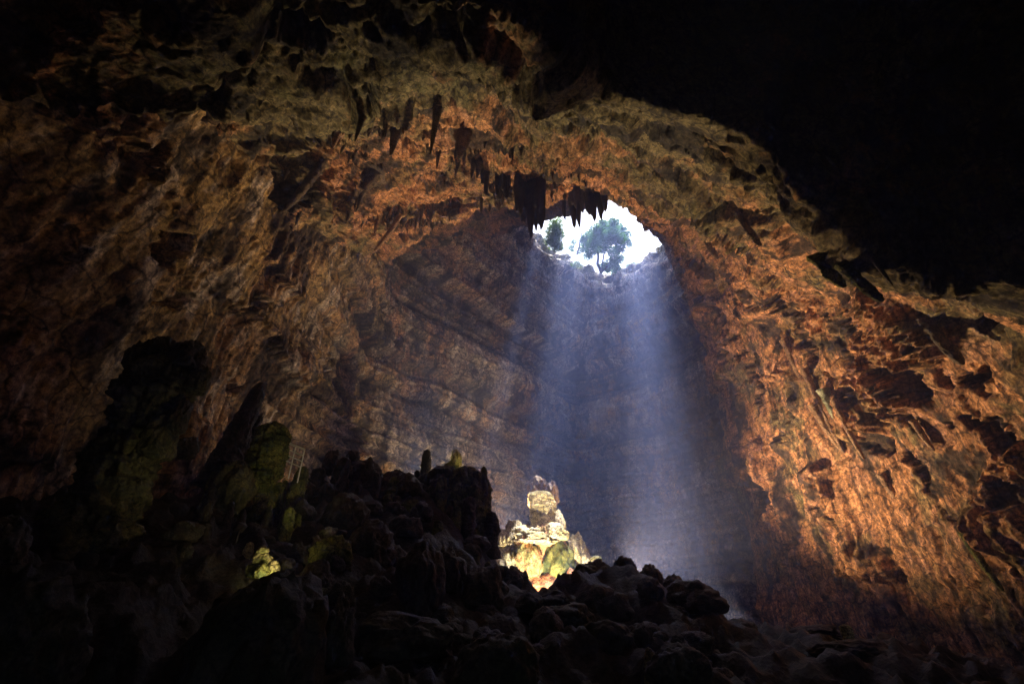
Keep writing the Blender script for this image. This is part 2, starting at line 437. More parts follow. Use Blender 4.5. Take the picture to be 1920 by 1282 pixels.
tint = mixc(tint, BLACKC, .9 * sst(.2, .42, fbm(flat * np.array((1, 1, .55), F32), 2.6, 5, .65, 231)))
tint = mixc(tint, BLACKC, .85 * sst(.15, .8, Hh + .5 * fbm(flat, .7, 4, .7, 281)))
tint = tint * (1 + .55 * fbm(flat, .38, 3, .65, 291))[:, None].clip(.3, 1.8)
fv = grid_faces(nA, nB)
fc = PV[:-1, :-1].reshape(-1, 3)
jj = np.tile(np.arange(nB - 1), nA - 1)
u_split = np.interp(.62, [0, 1], [0, nB - 1])
# split the sheet where the ceiling turns into the wall (column 6 of the controls)
colpos = np.array([np.argmin(np.linalg.norm(PV[int(nA * .62)] - crom(crom(CV, np.array([8.0]))[0], np.array([6.0])), axis=1))])
isw = jj >= colpos[0]
def sub(name, sel, mat):
    ff = fv[sel]; used = np.unique(ff); remap = np.full(len(Pd), -1, np.int32); remap[used] = np.arange(len(used))
    return mesh_np(name, Pd[used], remap[ff], mat, tint[used])
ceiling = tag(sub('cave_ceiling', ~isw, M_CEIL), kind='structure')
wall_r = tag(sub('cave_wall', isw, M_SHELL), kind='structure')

# ------------------------------------------------------------------ the shaft: left wall of the hall and the bell round the daylight hole
Z = [-7, 8, 18, 28, 38, 48, 59.5, 61.3, 60.6]
def colm(pts, out=(0, 0)):
    p = [(x, y, z) for (x, y), z in zip(pts, Z[:7])]
    x, y = pts[-1]
    p.append((x + out[0] * 3.5, y + out[1] * 3.5, Z[7])); p.append((x + out[0] * 9, y + out[1] * 9, Z[8]))
    return p
W = []
W.append(colm([(2,-20)]*7))
W.append(colm([(-20,-13),(-19,-13),(-16,-13),(-15,-13),(-15,-13),(-15,-13),(-15,-13)], (-1, 0)))
W.append(colm([(-24,2),(-21.5,2),(-18,2),(-15.5,2),(-15,2),(-15,2),(-15,2)], (-1, 0)))
W.append(colm([(-23.5,14),(-20.6,14),(-17,14.5),(-14.5,15),(-14.2,15),(-14,15),(-14,15)], (-1, 0)))
W.append(colm([(-20.5,28),(-18.8,28),(-17.2,28),(-15.2,28.5),(-13.4,29),(-13,30),(-10,34)], (-1, 0)))
W.append(colm([(-18,39),(-17.2,39),(-16.2,39),(-15.2,40),(-13.2,41),(-9,46),(0,58)], (-.8, -.5)))
W.append(colm([(-15.5,48),(-15.2,48),(-15,48),(-14.8,47.5),(-13.6,47.5),(-7,52.5),(4,61.5)], (-.8, 0)))
W.append(colm([(-4,62),(-3.6,62),(-3.2,62),(-2.5,62.3),(-1.5,63),(1.5,63.5),(4.8,65)], (-.8, .3)))
W.append(colm([(4,72.5),(4.2,72.3),(4.4,72.2),(4.8,72),(5.2,71.8),(7.5,71.2),(9.3,70.3)], (-.6, .7)))
W.append(colm([(10.6,82.5),(10.8,82.2),(11,82),(11.3,81.4),(11.8,80.4),(13,78),(14.2,74.8)], (-.2, 1)))
W.append(colm([(19.5,76),(19.5,76),(19.6,75.5),(19.8,75),(20,74),(20.6,75.6),(20.4,76.4)], (.1, 1)))
W.append(colm([(28,68),(28,68),(28,67.6),(28,67),(28,66.4),(28.2,68.5),(27.2,70)], (.8, .7)))
W.append(colm([(32,59),(32,59),(32,59),(32,59),(31.8,59),(31.5,60),(30.5,62)], (1, .2)))
W.append(colm([(34,50),(34,50),(34,50),(34,50),(34,50),(34,51),(33,53)], (1, 0)))
W.append(colm([(34,40)]*7, (1, 0)))
CW = np.array(W, float)
PW = adaptive(CW, 820, 430).astype(F32)
mA, mB = PW.shape[:2]
NW = normals_grid(PW).astype(F32)
wf = PW.reshape(-1, 3)
sg = np.sign((NW.reshape(-1, 3) * (np.array((6, 40, 15), F32) - wf)).sum(1).mean())
wn_ = (NW * sg).reshape(-1, 3)
hallw = sst(46, 26, wf[:, 1]) * sst(0, -6, wf[:, 0])                # left wall of the hall
shaftw = 1 - hallw
zz = wf[:, 2] + .9 * fbm(wf, 14, 2, .5, 3) + .25 * fbm(wf, 3, 3, .5, 7)
S1 = strata(zz, 3.4, 1) - .5; S2 = strata(zz + 1.1, 1.15, 5) - .5; S3 = strata(zz, .45, 9) - .5
stw = ridged(wf, (.8, .8, 14.0), 4, .6, 4)
stm = sst(-.15, .3, fbm(wf, 7, 2, .5, 57))
g1, gb = facets(wf + .8 * np.stack([fbm(wf, 2.5, 3, .5, 1), fbm(wf, 2.5, 3, .5, 2), fbm(wf, 2.5, 3, .5, 3)], 1), (4.4, 4.4, 3.2), 4)
lumw = ridged(wf, (1.6, 1.6, 1.5), 4, .55, 18)
DW = (.9 * fbm(wf, 10, 3, .5, 15) + shaftw * (2.3 * S1 + .9 * S2 + .3 * S3) + (.22 - .1 * hallw) * .9 * g1
      + (.10 + .15 * stm) * shaftw * stw + (hallw * (.35 + 1.25 * stm) + .35 * shaftw * stm) * curtains(wf, 3.6, 7, .8) + .12 * lumw * shaftw + .22 * fbm(wf * np.array((1, 1, .35), F32), 1.3, 6, .66, 60) * shaftw + hallw * .16 * fbm(wf * np.array((1, 1, .12), F32), .8, 5, .64, 60) + hallw * .9 * fbm(wf * np.array((1, 1, .3), F32), 4.5, 3, .5, 80))
DW = DW * (1 - .35 * sst(45, 58, wf[:, 2])) + .9 * sst(50, 57, wf[:, 2]) * fbm(wf, 2.6, 4, .6, 95)
px_, py_, dp_ = proj(wf)
HOLLOWS_BAK = HOLLOWS
HOLLOWS = [(725,670,8,24,-.35,1.4),(330,560,60,14,-.3,1.6),(470,570,36,10,-.4,1.4),(545,640,12,60,-.45,1.0),(640,690,14,30,-.4,1.0),
           (150,480,40,16,-.8,1.4),(320,460,50,26,-.7,1.2),(450,740,10,40,-.5,1.0),(1385,700,14,60,.3,1.6),(905,610,14,12,.5,1.0)]
HW = hollow_field(px_, py_, (dp_ > 3).astype(F32), wf)
DW = np.clip(DW, -2.6, 2.4) - HW
PWd = wf + wn_ * DW[:, None].astype(F32)
q1 = fbm(wf, 5, 4, .6, 301); q2 = fbm(wf * np.array((1, 1, .3), F32), 1.4, 5, .65, 331)
tw = mixc(np.broadcast_to(GREY, wf.shape), TANC, sst(-.1, .45, q1 + .3 * q2))
lefto = sst(66, 46, wf[:, 1]) * sst(4, -8, wf[:, 0])
tw = mixc(tw, OLIVE * 1.15, lefto * .8 * sst(-.3, .4, fbm(wf, 3.4, 4, .6, 371)))
tw = mixc(tw, ORANGE, .75 * lefto * sst(14, 28, wf[:, 2]) * sst(-.1, .5, fbm(wf, 3.8, 4, .6, 341)))
tw = mixc(tw, np.array((.34, .235, .10), F32), .78 * hallw)
tw = mixc(tw, PINK * .8, .35 * hallw * stm * sst(-.2, .5, stw))
tw = mixc(tw, np.array((.5, .44, .39), F32), .7 * sst(.2, .5, q2))
tw = mixc(tw, np.array((.72, .60, .50), F32), .95 * sst(52, 58, wf[:, 2] + 2 * q1))  # towards the rim: bleached rock, with its sunlit brightness put into the colour
tw = mixc(tw, BLACKC * 1.3, .85 * sst(.12, .42, fbm(wf * np.array((1, 1, .6), F32), 2.8, 5, .65, 361)))
bed = (.35 + .7 * (S2 + .5) + .55 * (S1 + .5) + .5 * (S3 + .5))[:, None] * shaftw[:, None] + (1 - shaftw)[:, None]
tw = tw * bed * (1 + .5 * fbm(wf * np.array((1, 1, .6), F32), .45, 3, .65, 391))[:, None].clip(.35, 1.8)
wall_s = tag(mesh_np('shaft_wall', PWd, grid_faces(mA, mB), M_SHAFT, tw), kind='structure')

# ------------------------------------------------------------------ floor
def ap(px, py, Y): return tuple(at(px, py, Y))
FC = [ap(1120,1075,24), ap(1200,1078,25), ap(1270,1105,26), ap(1340,1172,25), ap(1420,1180,25), ap(1520,1185,24), ap(1640,1195,22), ap(1750,1235,20), ap(1900,1270,18),
      ap(600,905,27), ap(700,905,28), ap(780,925,28), ap(850,925,29), ap(900,985,28), ap(960,1105,26), ap(1045,1140,27), ap(1072,1138,26), ap(1000,1125,26), ap(480,975,22), ap(400,985,20), ap(300,1040,14), ap(180,1080,11),
      (0,3,-2),(-6,4,-2.2),(6,4,-2.3),(0,8,-1.9),(-8,8,-1.4),(10,10,-2.2),(20,10,-3),(0,-12,-2.5),(-18,0,-1),(20,0,-3),(-22,-14,-1),(26,-14,-3),
      (2,13,-1.2),(-4,13,-.5),(-4,18,1.0),(2,18,-.2),(8,18,-.6),(-9,18,2.4),
      (-1,33,.9),(2,33,.2),(0,36,.8),(3,38,.5),(-3,37,1.6),(0,30,1.2),(15,36,-1.5),(11,38,-.5),(4,42,1.3),(3,45,1.4),(0,40,2.0),(-8,40,4),(-12,36,5),(20,45,-2),(22,31,-2.2),(26,20,-3.5),(10,60,0),(20,60,-1),(10,78,0),(-2,55,2),(-14,30,6),(-16,44,4),(-17,20,4),(-18,12,3),
      (30,66,-1),(34,40,-3),(32,10,-4),(-24,10,3),(-24,30,6),(-24,50,5),(0,86,1),(34,86,0)]
FC = np.array(FC)
def tps(r2): return np.where(r2 > 0, .5 * r2 * np.log(r2 + 1e-9), 0)
_n = len(FC)
_K = tps(((FC[:, None, :2] - FC[None, :, :2]) ** 2).sum(-1)) + 2.0 * np.eye(_n)
_Pm = np.concatenate([np.ones((_n, 1)), FC[:, :2]], 1)
_A = np.block([[_K, _Pm], [_Pm.T, np.zeros((3, 3))]])
_sol = np.linalg.solve(_A, np.concatenate([FC[:, 2], np.zeros(3)]))
def floor_base(xy):
    xy = np.atleast_2d(xy)
    out = np.zeros(len(xy))
    for s in range(0, len(xy), 40000):
        q = xy[s:s + 40000]
        out[s:s + 40000] = tps(((q[:, None] - FC[None, :, :2]) ** 2).sum(-1)) @ _sol[:_n] + _sol[_n] + q @ _sol[_n + 1:]
    return out
def floor_rough(xy):
    p3 = np.concatenate([xy, np.zeros((len(xy), 1))], 1).astype(F32)
    far = np.clip(np.hypot(xy[:, 0], xy[:, 1]) / 12, .25, 1)
    lumps = 1 - np.abs(pn(p3 / F32(2.6) + F32(3.3))) * 2
    l2 = 1 - np.abs(pn(p3 / F32(1.1) + F32(7.3))) * 2
    return far * (.5 * fbm(p3, 5, 3, .5, 9) - .75 * (1 - lumps) - .35 * (1 - l2) + .30 * fbm(p3, 1.2, 5, .65, 2) + .25)
def floor_z(x, y):
    q = np.array([[x, y]], float)
    return float(floor_base(q)[0] + floor_rough(q)[0])
# rows grow with distance so that detail is spent near the camera
rr = np.concatenate([-np.linspace(22, 2, 30), np.geomspace(2.1, 92, 330)])
ff = np.linspace(-1, 1, 420)
half = np.clip(np.abs(rr) * 1.25 + 6, 14, 46)
GX = ff[None, :] * half[:, None] + 3; GY = np.repeat(rr[:, None], len(ff), 1)
xy = np.stack([GX.ravel(), GY.ravel()], 1)
gz = floor_base(xy) + floor_rough(xy)
ground = mesh_np('cave_floor', np.concatenate([xy, gz[:, None]], 1), grid_faces(len(rr), len(ff))[:, ::-1], M_FLOOR)
tag(ground, kind='structure')

def floor_hit(px, py):
    d = ray(px, py)
    t = np.linspace(4, 90, 900)
    Yp = t; P = d[None] * (Yp / d[1])[:, None]
    dz = P[:, 2] - floor_base(P[:, :2])
    k = np.where((dz[1:] < 0) & (dz[:-1] >= 0))[0]
    return (P[k[0] + 1] if len(k) else None)

# ------------------------------------------------------------------ surface look-ups on the vault (where a stalactite hangs)
dpx, dpy, ddep = proj(Pd)
ok = (ddep > 3) & (Pd[:, 1] < 56) & (Pd[:, 2] < 44) & (np.arange(len(Pd)) // nB > 3)
OKI = np.where(ok)[0]
def vault_at(px, py):
    i = OKI[np.argmin((dpx[OKI] - px) ** 2 + (dpy[OKI] - py) ** 2 + .02 * ddep[OKI])]
    return Pd[i], nrm[i]

# ------------------------------------------------------------------ builders
def ico(sub):
    import bmesh
    bm = bmesh.new(); bmesh.ops.create_icosphere(bm, subdivisions=sub, radius=1.0)
    V = np.array([v.co[:] for v in bm.verts], F32); Fa = np.array([[v.index for v in f.verts] for f in bm.faces], np.int32)
    bm.free(); return V, Fa
ICO5 = ico(5); ICO4 = ico(4)

def boulder_verts(seed, flatb=.25, blocky=.5, lum=.12, hi=True):
    V, Fa = ICO5 if hi else ICO4
    P = V.copy(); o = F32(seed * 13.7)
    h, b = facets(P + .15 * np.stack([fbm(P, .5, 2, .5, seed), fbm(P, .5, 2, .5, seed + 5), fbm(P, .5, 2, .5, seed + 9)], 1) + o, (.9, .9, .8), seed)
    d = 1 + .28 * fbm(P + o, 1.1, 3, .5) + blocky * .45 * h + lum * ridged(P + o, (.45, .45, .45), 4, .55) * .6 + .03 * fbm(P + o, .12, 3, .6)
    P = P * d[:, None]
    P[:, 2] = np.where(P[:, 2] < -.45, -.45 + (P[:, 2] + .45) * flatb, P[:, 2])
    return P, Fa

def put_rock(name, label, px, py, w, h, mat, seed, Y=None, cat='boulder', group=None, depth=None, blocky=.5, lum=.12, hi=True, tilt=0.0, shear=0.0):
    """a rock whose outline spans w x h photo pixels round (px, py); it stands on the floor unless Y is given"""
    if Y is None:
        hit = floor_hit(px, py + h * .40)
        Y = hit[1] if hit is not None else 25
    c = at(px, py, Y); dep = c[1] * CP + c[2] * SP
    sx = w / FOC * dep / 2; sz = h / FOC * dep / 2 / CP; sy = depth / 2 if depth else (sx + sz) / 2
    P, Fa = boulder_verts(seed, blocky=blocky, lum=lum, hi=hi)
    ext = np.abs(P).max(0); lo, hi_ = P.min(0), P.max(0)
    P = (P - (lo + hi_) / 2) / ((hi_ - lo) / 2)
    P = P * np.array((sx, sy, sz), F32)
    if tilt:
        ct, s_ = math.cos(tilt), math.sin(tilt); P = P @ np.array(((ct, 0, -s_), (0, 1, 0), (s_, 0, ct)), F32)
    if shear: P[:, 1] += shear * P[:, 2]
    base = c[2] - sz
    o = mesh_np(name, P + np.array((0, 0, sz), F32), Fa, mat)
    o.location = (c[0], c[1], base)
    if label: tag(o, label, cat, group)
    return o

def column_verts(seed, rad, hgt, prof, lobes=.18, flute=.10, ledge=.12, nseg=64, nring=90, lean=(0, 0), sq=1.0):
    """a stalagmite or stalactite skin from z=0 up; prof: [(t, r)]"""
    t = np.linspace(0, 1, nring); th = np.linspace(0, 2 * np.pi, nseg, endpoint=False)
    r = np.interp(t, [a for a, b in prof], [b for a, b in prof])
    T, TH = np.meshgrid(t, th, indexing='ij')
    p = np.stack([np.cos(TH), np.sin(TH), T * hgt / rad], -1).reshape(-1, 3).astype(F32); o = F32(seed * 7.31)
    k = (1 + lobes * fbm(p + o, 1.0, 3, .55) + flute * ridged(p * np.array((1, 1, .12), F32) + o, (.35, .35, .35), 3, .6)
         + ledge * ridged(p * np.array((.6, .6, 1), F32) + o, (.7, .7, .55), 3, .5) + .09 * fbm(p + o, .22, 4, .68))
    rad_ = (r[:, None] * k.reshape(T.shape)) * rad
    rad_[-1] *= .02
    X = rad_ * np.cos(TH) + lean[0] * (T ** 1.3) * hgt; Y = rad_ * np.sin(TH) * sq + lean[1] * T * hgt
    Zc = T * hgt + .10 * rad * fbm(p + o, .8, 2).reshape(T.shape) * (T > .05)
    V = np.stack([X, Y, Zc], -1).reshape(-1, 3)
    f = grid_faces(nring, nseg)                                     # ring-major
    i = np.arange(nring - 1)[:, None]
    seam = np.stack([i * nseg + nseg - 1, (i + 1) * nseg + nseg - 1, (i + 1) * nseg, i * nseg], -1).reshape(-1, 4)
    return V, np.concatenate([f, seam])[:, ::-1]

PROF_STUMP = [(0, 1.15), (.15, 1.0), (.5, .9), (.8, .95), (.93, .8), (1, .35)]
PROF_SPIRE = [(0, 1.3), (.2, 1.0), (.6, .7), (.9, .5), (.98, .35), (1, .1)]
PROF_FINGER = [(0, 1.2), (.2, .9), (.45, .8), (.6, .95), (.8, .8), (.95, .6), (1, .2)]
PROF_HEAP = [(0, 1.3), (.3, 1.05), (.6, .8), (.85, .55), (.96, .35), (1, .1)]
def put_column(name, label, px, py_top, py_base, w, mat, seed, prof, Y=None, cat='stalagmite', group=None, lean=(0, 0), lobes=.18, flute=.1, ledge=.12, sq=1.0, extra=.8, nseg=64, nring=90):
    if Y is None:
        hit = floor_hit(px, py_base); Y = hit[1] if hit is not None else 26
    a = at(px, py_base, Y); b = at(px, py_top, Y)
    dep = a[1] * CP + a[2] * SP
    hgt = b[2] - a[2] + extra; rad = w / FOC * dep / 2
    V, Fa = column_verts(seed, rad, hgt, prof, lobes, flute, ledge, nseg, nring, lean, sq)
    if hgt > 5: a = np.array((at(px, (py_top + py_base) / 2, Y)[0], a[1], a[2]))
    o = mesh_np(name, V, Fa, mat); o.location = (a[0], a[1], a[2] - extra)
    if label: tag(o, label, cat, group)
    return o

def tube(path, radii, n=8):
    path = np.asarray(path, float); V = []; Fs = []
    for i, p in enumerate(path):
        d = path[min(i + 1, len(path) - 1)] - path[max(i - 1, 0)]; d = d / (np.linalg.norm(d) + 1e-9)
        u = np.cross(d, (0.3, .2, 1.0)); u /= np.linalg.norm(u) + 1e-9; v = np.cross(d, u)
        for k in range(n):
            a = 2 * math.pi * k / n
            V.append(p + radii[i] * (math.cos(a) * u + math.sin(a) * v))
    for i in range(len(path) - 1):
        for k in range(n):
            Fs.append((i * n + k, i * n + (k + 1) % n, (i + 1) * n + (k + 1) % n, (i + 1) * n + k))
    return np.array(V), np.array(Fs)
class MB:
    def __init__(s): s.V = []; s.F = []; s.n = 0
    def add(s, V, F): s.V.append(np.asarray(V, F32)); s.F.append(np.asarray(F) + s.n); s.n += len(V); return s
    def box(s, c, d, rot=None):
        v = np.array([(x, y, z) for x in (-.5, .5) for y in (-.5, .5) for z in (-.5, .5)]) * np.array(d)
        if rot is not None: v = v @ np.array(rot).T
        return s.add(v + np.array(c), [(0,1,3,2),(4,6,7,5),(0,4,5,1),(2,3,7,6),(0,2,6,4),(1,5,7,3)])
    def build(s, name, mat, parent=None, smooth=True): return mesh_np(name, np.concatenate(s.V), np.concatenate(s.F), mat, smooth=smooth, parent=parent)

# ------------------------------------------------------------------ great stalactites at the arch: bundles of fused spikes
def bundle_verts(seed, wx, wy, length, n, up=2.0, res=.11, keep=.35):
    rng = np.random.default_rng(seed)
    nx = int(wx * 1.3 / res); ny = int(wy * 1.3 / res)
    X, Y = np.meshgrid(np.linspace(-wx * .65, wx * .65, nx), np.linspace(-wy * .65, wy * .65, ny), indexing='ij')
    P = np.stack([X.ravel(), Y.ravel(), np.zeros(X.size)], 1).astype(F32)
    wobx = .16 * fbm(P, .5, 3, .6, seed); woby = .16 * fbm(P, .5, 3, .6, seed + 9)
    H = np.zeros(len(P))
    for k in range(n):
        cx = rng.uniform(-.46, .46) * wx; cy_ = rng.uniform(-.46, .46) * wy
        r = rng.uniform(.28, .62) * (wx * .28)
        L = length * (keep + (1 - keep) * rng.random()) * (1 - .25 * (abs(cx) / (wx * .5)) ** 2)
        d = np.hypot(P[:, 0] + wobx - cx, P[:, 1] + woby - cy_) / r
        H = np.maximum(H, L * np.clip(1 - d ** 2.2, 0, None) ** .45)
    H += .18 * fbm(P, .22, 3, .6, seed + 3) * (H > .1)
    edge = np.maximum(np.abs(X.ravel()) / (wx * .65), np.abs(Y.ravel()) / (wy * .65))
    z = np.where(edge > .995, up, np.where(H > .05, -H, up * .6 * edge))
    # narrow with depth a little and flute sideways
    k = 1 - .16 * np.clip(-z / length, 0, 1)
    fl = .05 * fbm(np.stack([P[:, 0] * 4, P[:, 1] * 4, z * .6], 1), 1, 3, .6, seed)
    V = np.stack([P[:, 0] * k + fl, P[:, 1] * k + fl, z], 1)
    return V, grid_faces(nx, ny)
def put_bundle(label, px, py_top, py_bot, w, seed, n, thick=.7, group='stalactite curtains hanging at the arch', Y=None, mat=None):
    if Y is None: Y = vault_at(px, py_top)[0][1] - .3
    a = at(px, py_top, Y); b = at(px, py_bot, Y)
    dep = a[1] * CP + a[2] * SP; wx = w / FOC * dep
    V, Fa = bundle_verts(seed, wx, wx * thick, a[2] - b[2], n)
    o = mesh_np('stalactite_curtain', V, Fa, mat or M_BLACKST); o.location = a
    return tag(o, label, 'stalactite', group)
put_bundle('largest black stalactite curtain hanging at the arch left of the daylight hole', 996, 342, 452, 58, 3, 16)
put_bundle('ragged black stalactite curtain hanging across the top of the daylight hole', 1076, 358, 426, 46, 5, 13)
put_bundle('short jagged black stalactite curtain at the right of the hanging trio', 1117, 362, 414, 38, 9, 11)
put_bundle('small dark stalactite curtain just left of the largest hanging curtain', 945, 330, 372, 34, 12, 9)
put_bundle('thin brown stalactite curtain hanging left of the arch top', 908, 318, 382, 22, 14, 6)

# single stalactites under the ceiling and along the lamplit wall
PROF_ICICLE = [(0, 1.6), (.06, 1.1), (.3, .8), (.7, .5), (.95, .22), (1, .06)]
PROF_DRAPE = [(0, 1.1), (.1, .85), (.5, .8), (.85, .6), (.97, .3), (1, .08)]
PROF_FIN = [(0, 1.5), (.15, 1.0), (.4, .85), (.65, 1.0), (.85, .8), (.97, .5), (1, .1)]
def put_stalactite(label, px0, py0, px1, py1, w, mat, seed, prof=PROF_ICICLE, group=None, off=.35, sq=1.0, **kw):
    p, n = vault_at(px0, py0); p = p + n * off
    d0 = p; dep = d0[1] * CP + d0[2] * SP
    b = at(px1, py1, p[1])
    L = max(1.2, p[2] - b[2]) + .5
    V, Fa = column_verts(seed, w / FOC * dep / 2, L, prof, .3 if prof is PROF_FIN else .16, .16, .14, 32, 56, (float((b[0] - p[0]) / L) * .8, 0), sq)
    V[:, 2] = -V[:, 2] + .5
    o = mesh_np('stalactite', V, Fa[:, ::-1], mat); o.location = p
    return tag(o, label, 'stalactite', group)
G1 = 'long dripstone pipes on the lamplit wall'
put_stalactite('slim pink dripstone pipe at the left edge of the lamplit wall', 1480, 645, 1530, 752, 11, M_TAN, 21, PROF_DRAPE, G1)
put_stalactite('orange dripstone pipe ending in several points below the slim pink one', 1538, 770, 1590, 850, 14, M_TAN, 22, PROF_DRAPE, G1)
put_stalactite('longest orange dripstone pipe left of the pale green dripstone', 1520, 700, 1588, 848, 11, M_TAN, 23, PROF_DRAPE, G1)
put_stalactite('pale green dripstone cluster amid orange pipes on the lamplit wall', 1556, 742, 1592, 812, 16, M_PALE, 24, PROF_DRAPE, G1)
put_stalactite('thin olive dripstone pipe right of the pale green dripstone', 1575, 760, 1625, 862, 9, M_TAN, 25, PROF_DRAPE, G1)
put_stalactite('orange dripstone pipe low on the wall below the pale green one', 1665, 900, 1730, 985, 12, M_TAN, 26, PROF_DRAPE, G1)
put_stalactite('short orange dripstone blade between dark hollows of the lamplit wall', 1728, 800, 1756, 846, 10, M_TAN, 27, PROF_DRAPE, G1)
put_stalactite('yellow green dripstone pipe at the lower right of the lamplit wall', 1822, 1010, 1890, 1110, 12, M_MOSS, 28, PROF_DRAPE, G1)
G2 = 'dark blades hanging from the lamplit wall'
put_stalactite('large black blade of rock hanging from the lamplit wall', 1752, 608, 1812, 684, 20, M_STAL, 31, PROF_FIN, G2, .25, .7)
put_stalactite('long olive blade of rock hanging under the dark overhang', 1600, 505, 1664, 566, 20, M_MOSS, 32, PROF_FIN, G2, .25, .7)
put_stalactite('short olive blade left of the longer olive blade under the overhang', 1548, 490, 1582, 524, 20, M_MOSS, 33, PROF_FIN, G2, .25, .7)
put_stalactite('narrow black blade hanging near the brightest orange rock', 1392, 408, 1432, 462, 11, M_STAL, 34, PROF_FIN, G2, .25, .7)
put_stalactite('black slotted blade beside the right edge of the arch', 1318, 430, 1350, 486, 10, M_STAL, 35, PROF_FIN, G2, .25, .7)
put_stalactite('left stub of two dark stubs under the overhang', 1612, 484, 1622, 500, 8, M_STAL, 36, PROF_ICICLE, G2)
put_stalactite('dark peg hanging under the overhang right of the stubs', 1642, 484, 1668, 514, 9, M_STAL, 37, PROF_ICICLE, G2)
G3 = 'single stalactites under the orange ceiling'
put_stalactite('tall thin dark stalactite hanging in the middle of the orange ceiling', 818, 205, 806, 290, 11, M_STAL, 41, PROF_ICICLE, G3)
put_stalactite('broad dark stalactite cone left of the tall thin one', 742, 235, 732, 292, 17, M_STAL, 42, PROF_ICICLE, G3)
put_stalactite('broad black wedge stalactite right of the tall thin one', 868, 250, 860, 298, 26, M_STAL, 43, PROF_ICICLE, G3)
put_stalactite('dark pointed stalactite hanging left of the arch curtains', 888, 296, 882, 336, 10, M_STAL, 44, PROF_ICICLE, G3)
put_stalactite('slender stalactite beside the dark pointed one near the arch', 898, 294, 893, 334, 12, M_STAL, 45, PROF_ICICLE, G3)
put_stalactite('long slanting dark stalactite at the left of the orange ceiling', 592, 312, 518, 398, 15, M_STAL, 46, PROF_DRAPE, G3)
put_stalactite('dark stalactite at the foot of the olive ceiling ledge', 675, 215, 664, 266, 10, M_STAL, 47, PROF_ICICLE, G3)
put_stalactite('dark stalactite cluster under the orange ceiling left of the arch', 690, 330, 684, 352, 26, M_STAL, 48, PROF_ICICLE, G3)
put_stalactite('crooked stalactite hanging on the brown wall below the orange ceiling', 744, 408, 690, 474, 9, M_TAN, 49, PROF_DRAPE, G3)

# small stalactites: parts of the ceiling
def cone_mesh(name, seed, mat):
    V, Fa = column_verts(seed, .16, 1.0, PROF_ICICLE, .2, .15, .1, 7, 6)
    V[:, 2] = -V[:, 2] + .12
    o = mesh_np(name, V, Fa[:, ::-1], mat); me = o.data; bpy.data.objects.remove(o); return me
CONES = [cone_mesh('stalactite', 60 + k, m) for k, m in enumerate((M_STAL, M_STAL, M_TAN, M_STAL))]
drip = fbm(Pd, 3.0, 3, .6, 404)
zone = ((dpx > 330) & (dpx < 1120) & (dpy > 190) & (dpy < 420)) | ((dpx > 150) & (dpx < 700) & (dpy > 170) & (dpy < 260))
cand = np.where(ok & zone & (drip > .3) & (nrm[:, 2] < -.15) & (Pd[:, 1] > 18) & (Pd[:, 1] < 40))[0]
pick = RNG.choice(cand, size=min(480, len(cand)), replace=False)
lens_ = RNG.gamma(1.6, .23, len(pick)) + .18
order = np.argsort(-lens_)
rest = MB()
for n_, k in enumerate(order):
    i = pick[k]; L = lens_[k]; p = Pd[i] + nrm[i] * .02
    me = CONES[n_ % 4]; wd = (.5 + .45 * L) * RNG.uniform(.7, 1.2)
    if n_ < 130:
        o = bpy.data.objects.new('stalactite', me); col.objects.link(o); o.parent = ceiling
        o.location = p; o.scale = (wd, wd, L * 1.25); o.rotation_euler = (RNG.normal(0, .05), RNG.normal(0, .05), RNG.uniform(0, 6.28))
    else:
        V = np.empty(len(me.vertices) * 3, F32); me.vertices.foreach_get('co', V); V = V.reshape(-1, 3)
        Fq = np.empty(len(me.polygons) * 4, np.int32); me.loops.foreach_get('vertex_index', Fq)
        rest.add(V * np.array((wd, wd, L * 1.25)) + p, Fq.reshape(-1, 4))
tag(rest.build('small_stalactites', M_STAL, ceiling), kind='stuff')

# ------------------------------------------------------------------ the sunlit rock pile
YP = 44
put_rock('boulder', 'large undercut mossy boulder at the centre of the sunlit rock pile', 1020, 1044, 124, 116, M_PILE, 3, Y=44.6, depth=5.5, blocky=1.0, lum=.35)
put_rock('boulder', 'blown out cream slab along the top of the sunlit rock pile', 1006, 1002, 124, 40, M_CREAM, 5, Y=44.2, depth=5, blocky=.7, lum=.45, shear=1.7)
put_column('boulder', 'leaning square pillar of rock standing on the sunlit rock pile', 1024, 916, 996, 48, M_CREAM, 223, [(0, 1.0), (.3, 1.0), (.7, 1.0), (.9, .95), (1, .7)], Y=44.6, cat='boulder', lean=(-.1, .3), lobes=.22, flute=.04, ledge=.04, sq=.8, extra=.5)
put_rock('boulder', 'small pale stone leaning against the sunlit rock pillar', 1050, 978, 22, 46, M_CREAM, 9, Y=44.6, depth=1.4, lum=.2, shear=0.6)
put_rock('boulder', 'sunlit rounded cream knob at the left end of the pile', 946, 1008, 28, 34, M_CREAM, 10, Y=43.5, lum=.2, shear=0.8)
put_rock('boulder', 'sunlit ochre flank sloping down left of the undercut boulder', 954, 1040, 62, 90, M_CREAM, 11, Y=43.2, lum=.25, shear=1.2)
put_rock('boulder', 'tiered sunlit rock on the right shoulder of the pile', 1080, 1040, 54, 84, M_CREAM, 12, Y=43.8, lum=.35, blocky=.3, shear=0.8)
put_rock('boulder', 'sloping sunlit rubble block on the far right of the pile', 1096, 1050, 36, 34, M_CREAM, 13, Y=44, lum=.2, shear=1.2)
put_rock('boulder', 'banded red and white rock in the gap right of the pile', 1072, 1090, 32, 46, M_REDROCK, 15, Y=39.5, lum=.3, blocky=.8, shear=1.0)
put_rock('boulder', 'reddish rock shelf under the undercut boulder', 1010, 1088, 90, 34, M_REDROCK, 16, Y=41.5, lum=.2, shear=1.5)
